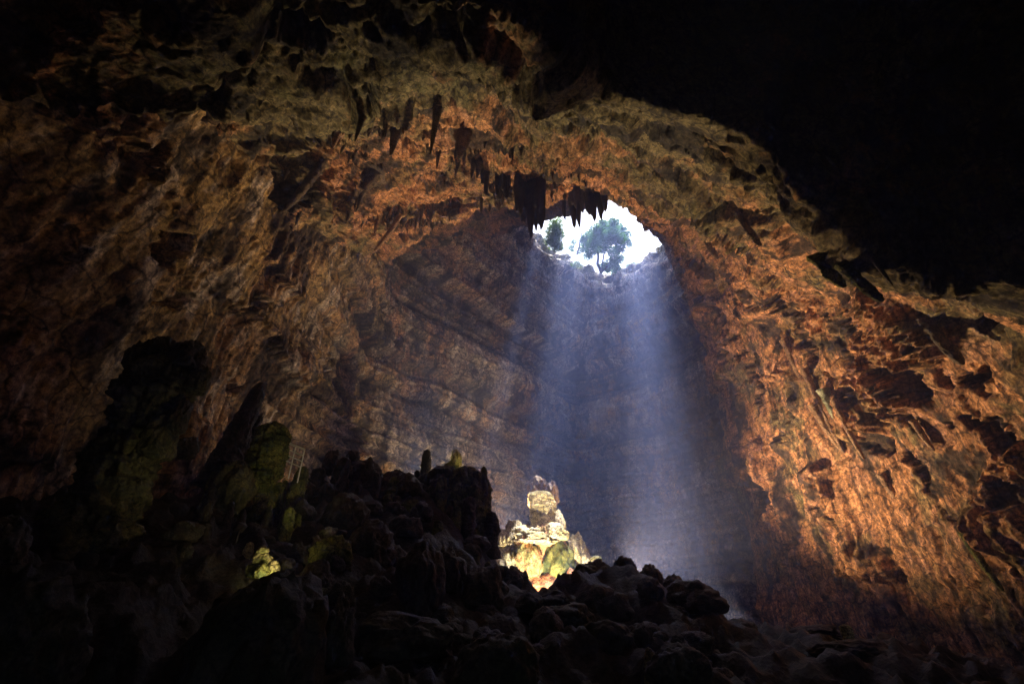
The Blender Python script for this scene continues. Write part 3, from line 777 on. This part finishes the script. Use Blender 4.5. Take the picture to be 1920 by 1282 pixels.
put_rock('boulder', 'rounded sunlit mound of cream rock on the right half of the slab', 1044, 996, 44, 34, M_CREAM, 161, Y=43.2, depth=3, lum=.25, shear=.9)
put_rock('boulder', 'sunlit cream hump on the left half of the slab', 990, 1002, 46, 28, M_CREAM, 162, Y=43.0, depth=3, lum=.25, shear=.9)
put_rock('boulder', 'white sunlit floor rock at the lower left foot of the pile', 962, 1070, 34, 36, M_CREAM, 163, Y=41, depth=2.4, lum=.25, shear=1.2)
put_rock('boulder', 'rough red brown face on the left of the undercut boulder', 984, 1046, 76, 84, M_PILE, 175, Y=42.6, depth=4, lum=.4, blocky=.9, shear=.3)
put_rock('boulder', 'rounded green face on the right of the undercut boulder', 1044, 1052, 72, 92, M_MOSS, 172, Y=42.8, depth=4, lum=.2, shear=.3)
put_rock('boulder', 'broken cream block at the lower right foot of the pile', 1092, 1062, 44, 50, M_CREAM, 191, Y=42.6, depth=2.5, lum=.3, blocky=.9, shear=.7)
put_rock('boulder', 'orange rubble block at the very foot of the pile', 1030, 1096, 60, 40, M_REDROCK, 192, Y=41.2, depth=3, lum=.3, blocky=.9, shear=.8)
put_rock('boulder', 'pale jagged block above the left flank of the pile', 966, 1000, 40, 50, M_CREAM, 193, Y=43.6, depth=2.5, lum=.35, blocky=.9, shear=.6)
put_rock('boulder', 'brown knob of rock in shade behind the sunlit pillar', 1010, 916, 46, 44, M_TAN, 17, Y=52, depth=4, lum=.25)
put_rock('boulder', 'small brown knob in shade right behind the sunlit pillar', 1036, 924, 26, 40, M_TAN, 18, Y=51, depth=2, lum=.2)
put_rock('boulder', 'small banded stone on the ridge beside the sunlit pile', 1118, 1052, 24, 18, M_STONE, 19, Y=40, lum=.3)
put_rock('boulder', 'white sunlit stone on the right toe of the pile', 1102, 1066, 22, 20, M_CREAM, 20, Y=43.4, lum=.2, shear=1.0)

# ------------------------------------------------------------------ stalagmites and stumps of the dark mound
for (qx, qt, qw, sd, ql) in ((790, 888, 40, 51, 'dark fluted column at the left of the fluted stump group'), (826, 874, 52, 151, 'broad dark fluted stump at the back of the fluted stump group'),
                             (868, 876, 58, 152, 'biggest fluted stump with mossy flank on the dark mound'), (894, 890, 36, 153, 'mossy fluted column at the right of the fluted stump group')):
    put_column('stalagmite', ql, qx, qt, 1020, qw, M_MOSS if sd > 151 else M_DARK, sd, PROF_STUMP, Y=28 - .3 * (sd % 3), flute=.22, lobes=.3, ledge=.1, nseg=80, nring=100)
put_column('stalagmite', 'thin dark finger on the left rim of the fluted stump', 796, 842, 900, 17, M_DARK, 52, PROF_FINGER, Y=28)
put_rock('boulder', 'lamplit knob perched on top of the fluted stump', 856, 858, 22, 30, M_STONE, 53, Y=28, cat='rock', lum=.25)
put_rock('boulder', 'small lamplit lump below the perched knob on the fluted stump', 846, 874, 30, 18, M_MOSS, 54, Y=28, cat='rock')
put_column('stalagmite', 'small mossy horn on the right rim of the fluted stump', 905, 874, 960, 15, M_MOSS, 55, PROF_FINGER, Y=27.5)
put_column('stalagmite', 'forked stalagmite standing alone between the fluted stump and the sunlit pile', 921, 958, 1015, 26, M_DARK, 56, PROF_FINGER, Y=27, lobes=.25)
put_column('stalagmite', 'thin dark finger on the mound left of the fluted stump', 777, 880, 940, 14, M_DARK, 57, PROF_FINGER, Y=28)
put_column('stalagmite', 'stocky olive stalagmite with flat top in front of the fluted stump', 766, 936, 1010, 36, M_MOSS, 58, PROF_STUMP, Y=25, ledge=.2)
put_rock('boulder', 'dark twin lump on the crest of the mound beside the railing', 622, 866, 34, 44, M_DARK, 59, Y=27, lum=.2)
put_rock('boulder', 'dark rounded rock tilted on the crest of the mound', 662, 856, 28, 22, M_DARK, 60, Y=28, lum=.15)
put_rock('boulder', 'broad dark rock forming the crest between railing and fluted stump', 676, 890, 90, 50, M_DARK, 61, Y=27.5, lum=.2)
put_rock('boulder', 'dark crest rock sloping down towards the fluted stump', 736, 904, 66, 44, M_DARK, 62, Y=28, lum=.2)
put_column('stalagmite', 'tall black spire in front of the brown wall', 438, 716, 880, 44, M_DARK, 63, PROF_SPIRE, Y=24, lean=(.16, 0), lobes=.2)
put_column('stalagmite', 'short black spire to the left of the tall one', 438, 778, 870, 26, M_DARK, 64, PROF_SPIRE, Y=25, lean=(.2, 0))
put_column('stalagmite', 'mossy green column of stacked cushions beside the railing', 474, 794, 960, 52, M_MOSS, 65, [(0, .8), (.2, .9), (.5, 1.0), (.8, 1.0), (.93, .9), (1, .4)], Y=22, ledge=.24, lobes=.2, nseg=100, nring=110)
put_rock('boulder', 'low green mossy shoulder left of the mossy column', 440, 910, 84, 90, M_OLIVE, 66, Y=21, lum=.25)
put_rock('boulder', 'dark lump on the slope left of the mossy shoulder', 350, 838, 46, 40, M_DARK, 67, Y=19, lum=.2)
put_column('stalagmite', 'huge dark flowstone column covered in moss at the left', 222, 668, 1060, 86, M_OLIVE, 68, [(0, 1.3), (.3, 1.0), (.6, .8), (.8, .95), (.92, .8), (1, .3)], Y=15, lean=(.05, 0), ledge=.3, flute=.24, lobes=.5, nseg=120, nring=140)
for (qx, qy, qw, qh, sd, ql, qm) in ((352, 668, 66, 60, 69, 'dark bulge at the top right of the huge flowstone column', M_DARK), (300, 652, 54, 46, 70, 'green knob crowning the huge flowstone column', M_OLIVE),
                                     (262, 668, 46, 50, 176, 'ochre green knob at the top left of the huge flowstone column', M_OLIVE), (372, 712, 40, 50, 177, 'small mossy knob under the dark bulge of the huge flowstone column', M_OLIVE),
                                     (322, 716, 60, 70, 178, 'mossy hump below the crown of the huge flowstone column', M_OLIVE), (300, 812, 60, 90, 179, 'green swelling on the right flank of the huge flowstone column', M_OLIVE),
                                     (338, 780, 34, 60, 180, 'narrow dark ridge beside the green swelling of the flowstone column', M_DARK)):
    put_rock('boulder', ql, qx, qy, qw, qh, qm, sd, Y=15.0, lum=.3, blocky=.6)
put_column('stalagmite', 'black notched stalagmite at the end of the right ridge', 1326, 1096, 1180, 44, M_DARK, 71, [(0, 1.2), (.3, 1.0), (.7, 1.0), (.9, 1.05), (1, .5)], Y=23, lobes=.3)
put_column('stalagmite', 'small pale round topped stalagmite on the right floor', 1590, 1170, 1192, 18, M_STONE, 72, PROF_STUMP, Y=20, extra=.4)
put_column('stalagmite', 'pale pointed stalagmite in the lower right foreground', 1220, 1212, 1250, 22, M_STONE, 73, PROF_HEAP, Y=13, extra=.5)
put_column('stalagmite', 'short blunt stalagmite with bright tip left of the stacked stones', 464, 1016, 1040, 16, M_STONE, 74, PROF_FINGER, extra=.4)
put_column('stalagmite', 'faint round headed stalagmite under the mossy shoulder', 384, 938, 970, 18, M_DARK, 75, PROF_FINGER, Y=17, extra=.4)

# stacked stones lit by a lamp
YS = None
hit = floor_hit(492, 1078); YS = float(hit[1]) if hit is not None else 16
put_rock('stone', 'topmost tan stone of the lamplit stack', 493, 1031, 27, 14, M_STONE, 81, Y=YS, cat='stone', blocky=.5)
put_rock('stone', 'broad tan stone in the middle of the lamplit stack', 492, 1046, 40, 20, M_STONE, 82, Y=YS, cat='stone', blocky=.6)
put_rock('stone', 'yellow green stone at the lower left of the lamplit stack', 480, 1066, 34, 28, M_MOSS, 83, Y=YS, cat='stone')
put_rock('stone', 'round olive stone at the bottom middle of the lamplit stack', 492, 1070, 30, 24, M_MOSS, 84, Y=YS - .4, cat='stone')
put_rock('stone', 'sparkling wet stone at the lower right of the lamplit stack', 514, 1066, 24, 28, M_STONE, 85, Y=YS, cat='stone')

# boulders of the dark slope
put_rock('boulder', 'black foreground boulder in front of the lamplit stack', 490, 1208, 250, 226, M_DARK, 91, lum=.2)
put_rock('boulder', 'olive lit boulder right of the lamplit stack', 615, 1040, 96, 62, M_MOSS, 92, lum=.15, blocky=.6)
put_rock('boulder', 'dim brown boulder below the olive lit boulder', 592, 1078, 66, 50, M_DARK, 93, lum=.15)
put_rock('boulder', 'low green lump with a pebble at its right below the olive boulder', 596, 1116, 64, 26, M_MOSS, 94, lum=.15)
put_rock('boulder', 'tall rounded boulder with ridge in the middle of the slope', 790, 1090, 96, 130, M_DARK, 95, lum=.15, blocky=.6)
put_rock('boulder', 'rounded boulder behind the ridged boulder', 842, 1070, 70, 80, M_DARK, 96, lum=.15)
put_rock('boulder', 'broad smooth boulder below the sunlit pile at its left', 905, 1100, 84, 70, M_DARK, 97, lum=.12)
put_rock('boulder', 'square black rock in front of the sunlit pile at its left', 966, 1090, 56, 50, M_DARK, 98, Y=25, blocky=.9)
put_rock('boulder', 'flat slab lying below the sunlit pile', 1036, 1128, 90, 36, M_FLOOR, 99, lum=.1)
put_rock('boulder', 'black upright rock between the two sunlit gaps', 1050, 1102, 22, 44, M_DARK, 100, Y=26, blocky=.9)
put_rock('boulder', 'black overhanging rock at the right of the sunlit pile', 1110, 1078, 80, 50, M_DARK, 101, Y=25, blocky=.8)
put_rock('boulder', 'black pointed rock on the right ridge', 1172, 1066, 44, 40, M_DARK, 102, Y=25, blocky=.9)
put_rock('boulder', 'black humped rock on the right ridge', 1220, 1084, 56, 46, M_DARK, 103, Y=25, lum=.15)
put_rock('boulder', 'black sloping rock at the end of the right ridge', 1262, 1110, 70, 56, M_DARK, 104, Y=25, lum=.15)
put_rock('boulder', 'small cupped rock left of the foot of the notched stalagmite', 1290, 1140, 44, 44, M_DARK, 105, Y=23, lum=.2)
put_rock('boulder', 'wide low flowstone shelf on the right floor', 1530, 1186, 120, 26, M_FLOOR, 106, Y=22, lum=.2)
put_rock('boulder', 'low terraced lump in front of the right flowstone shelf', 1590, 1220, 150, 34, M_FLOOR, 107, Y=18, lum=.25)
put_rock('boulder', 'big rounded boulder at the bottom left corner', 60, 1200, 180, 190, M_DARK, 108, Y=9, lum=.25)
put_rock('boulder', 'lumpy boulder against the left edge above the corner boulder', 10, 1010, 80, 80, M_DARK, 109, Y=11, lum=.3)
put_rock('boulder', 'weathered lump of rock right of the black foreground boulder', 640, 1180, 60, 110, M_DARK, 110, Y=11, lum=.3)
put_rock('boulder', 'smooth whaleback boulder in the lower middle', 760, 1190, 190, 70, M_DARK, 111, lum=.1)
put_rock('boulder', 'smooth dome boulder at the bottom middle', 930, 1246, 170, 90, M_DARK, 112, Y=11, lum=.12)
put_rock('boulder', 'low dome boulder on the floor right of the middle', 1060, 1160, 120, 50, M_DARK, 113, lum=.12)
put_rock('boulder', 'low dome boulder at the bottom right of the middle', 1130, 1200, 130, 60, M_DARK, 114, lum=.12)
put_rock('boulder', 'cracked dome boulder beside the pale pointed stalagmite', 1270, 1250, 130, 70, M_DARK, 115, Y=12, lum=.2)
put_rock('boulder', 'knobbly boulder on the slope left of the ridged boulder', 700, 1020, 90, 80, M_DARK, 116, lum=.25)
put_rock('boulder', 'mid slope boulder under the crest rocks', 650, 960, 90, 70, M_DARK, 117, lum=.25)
# small rubble nobody singles out: same look, one group
BM = []
for k in range(4):
    P, Fa = boulder_verts(140 + k, hi=False, lum=.2)
    o = mesh_np('rubble_rock', P, Fa, M_DARK); BM.append(o.data); bpy.data.objects.remove(o)
LM = []                                                      # landmarks that tell the small rocks apart
for o in list(col.objects):
    if o.get('category') in ('boulder', 'stalagmite') and o.type == 'MESH' and o.location.y < 30:
        X = np.array(o.location) + np.array((0, 0, .8)); q_ = proj(X); LM.append((float(q_[0]), float(q_[1]), o['label'], o.dimensions.x))
seen_l = {}
for k in range(230):
    px = RNG.uniform(330, 1420); py = RNG.uniform(900, 1275)
    if px > 940 and py < 1130: continue
    hit = floor_hit(px, py)
    if hit is None or hit[1] < 6: continue
    dep = hit[1] * CP + hit[2] * SP; s = RNG.gamma(3, 9) + 10; s = min(s, 60) / FOC * dep / 2
    lx, ly, ll, ld_ = min(LM, key=lambda m: (m[0] - px) ** 2 + 2 * (m[1] - py) ** 2)
    side = ('left of' if px < lx - 18 else 'right of' if px > lx + 18 else 'below' if py > ly else 'above')
    short = ' '.join(ll.split()[:8])
    lab = 'dark rock %s the %s' % (side, short)
    if seen_l.get(lab, 0) >= 2: continue
    seen_l[lab] = seen_l.get(lab, 0) + 1
    if seen_l[lab] == 2: lab = 'second ' + lab
    o = bpy.data.objects.new('rubble_rock', BM[k % 4]); col.objects.link(o)
    o.location = (hit[0], hit[1], floor_z(hit[0], hit[1]) + s * .2); o.scale = (s * RNG.uniform(.8, 1.4), s * RNG.uniform(.8, 1.3), s * RNG.uniform(.7, 1.3)); o.rotation_euler = (0, 0, RNG.uniform(0, 6.28))
    tag(o, lab, 'rock', 'small rocks scattered over the shadowed slope')

crest = np.array([(330, 845), (400, 880), (440, 870), (545, 890), (600, 880), (640, 870), (700, 890), (750, 905), (800, 900), (880, 930), (910, 980)], float)
for k in range(62):
    t = RNG.uniform(0, len(crest) - 1.001); i = int(t); c = crest[i] + (crest[i + 1] - crest[i]) * (t - i)
    px = c[0] + RNG.normal(0, 8); down = RNG.gamma(1.2, 45) if k > 18 else RNG.uniform(0, 12)
    pb = c[1] + 22 + down; Yk = 26.5 - down * .035 - (3 if px < 560 else 0) - (2 if px < 450 else 0)
    if Yk < 12: continue
    w = RNG.uniform(9, 24); hgt_ = w * RNG.uniform(1.0, 2.4)
    lx, ly, ll, ld_ = min(LM, key=lambda m: (m[0] - px) ** 2 + (m[1] - pb) ** 2)
    lab = 'dark knobbly stalagmite %s the %s' % ('left of' if px < lx else 'right of', ' '.join(ll.split()[:8]))
    seen_l[lab] = seen_l.get(lab, 0) + 1
    if seen_l[lab] > 3: continue
    if seen_l[lab] > 1: lab = ('second ', 'third ')[seen_l[lab] - 2] + lab
    put_column('stalagmite', lab, px, pb - hgt_, pb, w, M_DARK if k % 3 else M_MOSS, 300 + k, (PROF_FINGER, PROF_STUMP, PROF_HEAP)[k % 3], Y=Yk, group='knobbly stalagmites on the dark mound', lobes=.3, ledge=.2, extra=1.2, nseg=30, nring=40)

# ------------------------------------------------------------------ railing of the visitors' path
def railing():
    Y = 22.5
    a = at(533, 852, Y); b = at(566, 866, Y - .3)
    e = bpy.data.objects.new('railing', None); col.objects.link(e); e.location = (a[0], a[1], a[2] - .55)
    d = Vector(b - a); L = d.length
    def bar(name, p0, p1, r):
        V, Fa = tube([p0, p1], [r, r], 8); return MB().add(V, Fa).build(name, M_STEEL, e)
    dx = np.array(b - a)
    bar('top_rail', np.array((0, 0, 1.15)), dx + np.array((0, 0, 1.15)), .05)
    for k in range(3): bar('rail', np.array((0, 0, .85 - .27 * k)), dx + np.array((0, 0, .85 - .27 * k)), .03)
    for k in range(3): bar('post', dx * k / 2 + np.array((0, 0, -.4)), dx * k / 2 + np.array((0, 0, 1.15)), .03)
    tag(e, 'metal railing with thin bars beside the mossy column', 'railing')
railing()

# ------------------------------------------------------------------ trees and bushes at the rim of the hole
def leaves(centers, radii, count, size, seed, squash=.8):
    rng = np.random.default_rng(seed)
    k = rng.choice(len(centers), count, p=np.array(radii) ** 2 / np.sum(np.array(radii) ** 2))
    d = rng.normal(size=(count, 3)); d /= np.linalg.norm(d, axis=1, keepdims=True)
    r = rng.random(count) ** .45
    C = np.array(centers)[k] + d * (r * np.array(radii)[k])[:, None] * np.array((1, 1, squash))
    u = rng.normal(size=(count, 3)); u /= np.linalg.norm(u, axis=1, keepdims=True)
    w = rng.normal(size=(count, 3)); v = np.cross(u, w); v /= np.linalg.norm(v, axis=1, keepdims=True)
    s = size * rng.uniform(.6, 1.3, count)[:, None]
    V = np.stack([C - u * s, C - v * s * .45, C + u * s, C + v * s * .45], 1).reshape(-1, 3)
    return V, np.arange(count * 4).reshape(-1, 4)

def tree(name, label, cat, base, limbs, clumps, rads, count, size, seed, leafm, group=None, trunk_r=.3):
    e = bpy.data.objects.new(name, None); col.objects.link(e); e.location = base
    for k, L in enumerate(limbs):
        L = np.array(L, float) - np.array(base)
        t = np.linspace(0, len(L) - 1, 5 * (len(L) - 1) + 1)
        pth = crom(L, t) + np.random.default_rng(seed + k).normal(0, .05, (len(t), 3))
        r0 = trunk_r if k == 0 else trunk_r * .55
        V, Fa = tube(pth, np.linspace(r0, r0 * .3, len(t)), 9)
        MB().add(V, Fa).build('trunk' if k == 0 else 'limb', M_BARK, e)
    V, Fa = leaves(np.array(clumps) - np.array(base), rads, count, size, seed)
    mesh_np('crown', V, Fa, leafm, smooth=False, parent=e)
    return tag(e, label, cat, group)
def Q(px, py, Y): return tuple(at(px, py, Y))
YT = 73
tree('tree', 'dark leafy tree with twin trunks leaning over the daylight hole', 'tree', Q(1128, 512, 76.5),
     [[Q(1128, 512, 76.5), Q(1121, 494, 75), Q(1122, 478, 73.5), Q(1120, 455, 72), Q(1112, 430, 70)],
      [Q(1128, 510, 76.4), Q(1130, 490, 75), Q(1136, 468, 73), Q(1146, 440, 71), Q(1150, 418, 70)],
      [Q(1136, 468, 73), Q(1158, 452, 71.5), Q(1176, 450, 70)], [Q(1128, 512, 76.5), Q(1140, 496, 75), Q(1150, 484, 74)]],
     [Q(1105, 446, 70), Q(1100, 462, 73), Q(1118, 432, 66), Q(1136, 424, 70), Q(1150, 418, 66), Q(1164, 432, 72), Q(1172, 452, 69), Q(1160, 448, 65),
      Q(1142, 446, 65), Q(1130, 462, 69), Q(1150, 472, 73), Q(1148, 492, 75), Q(1140, 502, 76), Q(1128, 420, 67), Q(1116, 468, 73), Q(1158, 424, 75), Q(1180, 458, 74),
      Q(1120, 446, 77), Q(1138, 438, 78), Q(1154, 446, 78), Q(1140, 430, 74), Q(1126, 440, 68), Q(1148, 434, 69), Q(1112, 456, 67), Q(1162, 466, 70), Q(1104, 478, 74), Q(1160, 486, 75), Q(1132, 500, 76), Q(1156, 502, 76.5), Q(1096, 450, 71), Q(1174, 440, 71)],
     [1.5, 1.4, 1.5, 1.5, 1.2, 1.3, 1.1, 1.4, 1.7, 1.6, 1.4, 1.5, 1.2, 1.0, 1.2, 1.0, .7, 1.7, 1.7, 1.5, 1.6, 1.5, 1.6, 1.2, 1.2, 1.2, 1.2, 1.1, 1.0, 1.1, 1.1], 18000, .22, 5, M_LEAF, trunk_r=.35)
tree('tree', 'thin bare tree with one bent branch left of the dark leafy tree', 'tree', Q(1082, 478, 72.5),
     [[Q(1082, 478, 72.5), Q(1086, 460, 71.5), Q(1091, 440, 70.5), Q(1090, 428, 70)], [Q(1091, 438, 70.5), Q(1080, 428, 70), Q(1068, 420, 69)]],
     [Q(1076, 454, 72), Q(1072, 466, 72.5), Q(1088, 470, 72.5)], [.7, .8, .8], 380, .2, 8, M_LEAF, trunk_r=.17)
tree('bush', 'bright green bush hanging over the left rim of the hole', 'bush', Q(1034, 462, 65),
     [[Q(1034, 466, 65), Q(1040, 445, 64.5), Q(1044, 420, 64)], [Q(1034, 462, 65), Q(1046, 450, 64.5)]],
     [Q(1042, 420, 64), Q(1038, 436, 64.5), Q(1046, 438, 64.5), Q(1040, 456, 65), Q(1046, 462, 65), Q(1034, 450, 64.8)], [1.5, 1.7, 1.4, 1.6, 1.2, 1.4], 4200, .2, 12, M_LEAF2, trunk_r=.1)
tree('bush', 'small yellowish bush at the bottom rim right of the dark tree', 'bush', Q(1184, 504, 77.5), [[Q(1184, 506, 77.5), Q(1186, 496, 77.3)]],
     [Q(1178, 500, 77.3), Q(1188, 497, 77.3), Q(1198, 498, 77)], [.7, .8, .7], 500, .2, 15, M_LEAF2, trunk_r=.06)
tree('bush', 'grey dry bush on the right rim of the hole', 'bush', Q(1222, 488, 72), [[Q(1222, 492, 72), Q(1226, 478, 71.5)]],
     [Q(1214, 490, 72.5), Q(1226, 480, 72), Q(1236, 470, 70.5), Q(1206, 497, 74)], [.9, 1.0, .8, .8], 900, .2, 18, M_DRY, trunk_r=.08)

for (bx, by, bY, sd, lb, mt) in ((1058, 484, 70, 31, 'dry bush on the left slope of the rim below the green bush', M_DRY), (1098, 508, 74, 32, 'dry tuft on the rim left of the dark tree', M_DRY),
                                 (1158, 512, 77.5, 33, 'low green bush at the foot of the dark tree', M_LEAF), (1204, 503, 75.5, 34, 'dry tuft between the yellowish bush and the grey bush', M_DRY),
                                 (1244, 468, 68, 35, 'dry tuft at the right corner of the hole', M_DRY), (1080, 500, 72.5, 36, 'green shrub on the rim under the thin bare tree', M_LEAF2)):
    tree('bush', lb, 'bush', Q(bx, by, bY), [[Q(bx, by + 3, bY), Q(bx + 2, by - 6, bY)]], [Q(bx - 7, by, bY), Q(bx + 1, by - 4, bY), Q(bx + 8, by - 1, bY)], [.7, .8, .6], 420, .2, sd, mt, 'small bushes round the rim', trunk_r=.05)
# ground outside, round the hole
ang = np.linspace(0, 2 * np.pi, 120, endpoint=False)
rad = np.array([1.0, 1.25, 1.7, 2.6, 4.5, 9.0])
cx0, cy0 = 16.5, 62.5
rimx = 15.5 + 2.2; rimy = 13.5 + 3.2
Rg = [[(cx0 + math.cos(a) * rimx * r, cy0 + math.sin(a) * rimy * r, 60.9 + .5 * math.log(r) * 2) for a in ang] for r in rad]
Vg = np.array(Rg).transpose(1, 0, 2)
Vg[..., 2] += (.25 * fbm(Vg.reshape(-1, 3).astype(F32), 4, 2)).reshape(Vg.shape[:2])
tag(mesh_np('ground', Vg, grid_faces(len(ang), len(rad), True), M_TOP), kind='structure')

# roots and dry creepers on the upper wall of the shaft
sp_x, sp_y, sp_d = proj(PWd)
vis_w = np.where((sp_d > 20) & (PWd[:, 1] > 45) & (sp_x > 880) & (sp_x < 1290) & (sp_y > 400) & (sp_y < 640))[0]
def wall_at(px, py):
    i = vis_w[np.argmin((sp_x[vis_w] - px) ** 2 + (sp_y[vis_w] - py) ** 2)]
    return PWd[i] + wn_[i] * .3
rt = MB()
for k in range(150):
    x = RNG.uniform(930, 1250); y = RNG.uniform(480, 590)
    if x > 1030: y = RNG.uniform(505, 590)
    a0 = RNG.uniform(-.6, .9); pts = []
    for j in range(6):
        pts.append(wall_at(x, y)); L = RNG.uniform(6, 15); x += L * math.sin(a0) * (1 if x < 1150 else -1); y += L * abs(math.cos(a0)) * .8; a0 += RNG.normal(0, .4)
    V, Fa = tube(np.array(pts), np.linspace(.07, .02, 6), 5); rt.add(V, Fa)
tag(rt.build('roots', M_ROOT), 'tangle of dry pale roots on the shaft wall below the hole', 'roots', kind='stuff')

# ------------------------------------------------------------------ small floodlights of the show cave, and added fill lamps
def floodlight(loc, target, power, color, angle, label, blend=.9, radius=.25):
    e = bpy.data.objects.new('floodlight', None); col.objects.link(e); e.location = loc
    q = (Vector(target) - Vector(loc)).to_track_quat('-Z', 'Y')
    rot = np.array(q.to_matrix())
    MB().box((0, 0, 0), (.34, .22, .12), rot).build('housing', M_BLACK, e, False)
    MB().box(tuple(rot @ np.array((0, 0, -.063))), (.30, .18, .004), rot).build('lens', M_LENS, e, False)
    MB().box((0, 0, -.2), (.05, .05, .4)).build('stake', M_BLACK, e, False)
    ld = bpy.data.lights.new('floodlight_lamp', 'SPOT'); ld.energy = power; ld.color = color; ld.spot_size = math.radians(angle); ld.spot_blend = blend; ld.shadow_soft_size = radius
    lo = bpy.data.objects.new('lamp', ld); col.objects.link(lo); lo.parent = e
    lo.location = tuple(rot @ np.array((0, 0, -.1 - radius))); lo.rotation_euler = q.to_euler()
    return tag(e, label, 'floodlight', 'floodlights hidden among the rocks')
WARM = (1.0, .66, .36)
floodlight((9.5, 46.5, 2.4), (25.5, 30, 22), 12000, WARM, 102, 'added black fill lamp behind the right ridge aimed at the orange wall')  # added fill, standing in for sunlight bounced onto the wall
floodlight((0, 47.5, 5.5), (4, 22, 31), 13000, WARM, 98, 'added black fill lamp behind the sunlit pile aimed at the ceiling')  # added to make up for weak sun bounce on the ceiling
floodlight((21, 47, floor_z(21, 47) + .5), (-9, 53, 21), 6400, (1, .74, .42), 74, 'added black fill lamp at the foot of the orange wall aimed at the bedded wall')  # unseen lamp, added to brighten the left shaft wall
floodlight((-9, 35, floor_z(-9, 35) + .5), (-17, 30, 20), 350, (1, .76, .5), 120, 'added black fill lamp behind the mound aimed at the brown wall')  # weak fill added for the brown wall, source unseen
floodlight(Q(640, 1000, 18), Q(500, 850, 22), 42, (1, .85, .45), 60, 'small floodlight aimed at the mossy column')
floodlight(Q(512, 1094, YS - 1.3), Q(492, 1050, YS), 22, (1, .82, .45), 100, 'small floodlight at the foot of the lamplit stack')
floodlight((-7.5, 14, 2.2), Q(270, 760, 15), 9, (.95, .9, .5), 80, 'small floodlight aimed at the huge flowstone column')
floodlight((3.0, 34.5, floor_z(3.0, 34.5) + .45), (3, 44, 5.5), 4600, (1, .84, .6), 70, 'added fill lamp behind the ridge aimed at the sunlit pile')  # added in place of bounced light on the shaded pile front
floodlight((-6.5, 31, floor_z(-6.5, 31) + .5), (0, 12, 24), 3800, (1, .78, .5), 84, 'added fill lamp behind the dark mound aimed at the olive ceiling')  # unseen, added to lift the dark near ceiling
floodlight(Q(885, 880, 27), Q(856, 858, 28), 14, (1, .75, .35), 100, 'small floodlight on the fluted stump')

# ------------------------------------------------------------------ the air
hb = MB().box((10, 35, 33), (320, 320, 88))
hz = hb.build('haze', None, None, False)
hm = bpy.data.materials.new('haze'); hm.use_nodes = True
ht = hm.node_tree; ht.nodes.clear()
ho = ht.nodes.new('ShaderNodeOutputMaterial'); hv = ht.nodes.new('ShaderNodeVolumePrincipled')
hv.inputs['Color'].default_value = (.36, .47, 1.0, 1)
hv.inputs['Density'].default_value = .004
hv.inputs['Anisotropy'].default_value = .4
ht.links.new(hv.outputs[0], ho.inputs['Volume'])
hz.data.materials.append(hm)
tag(hz, kind='stuff')
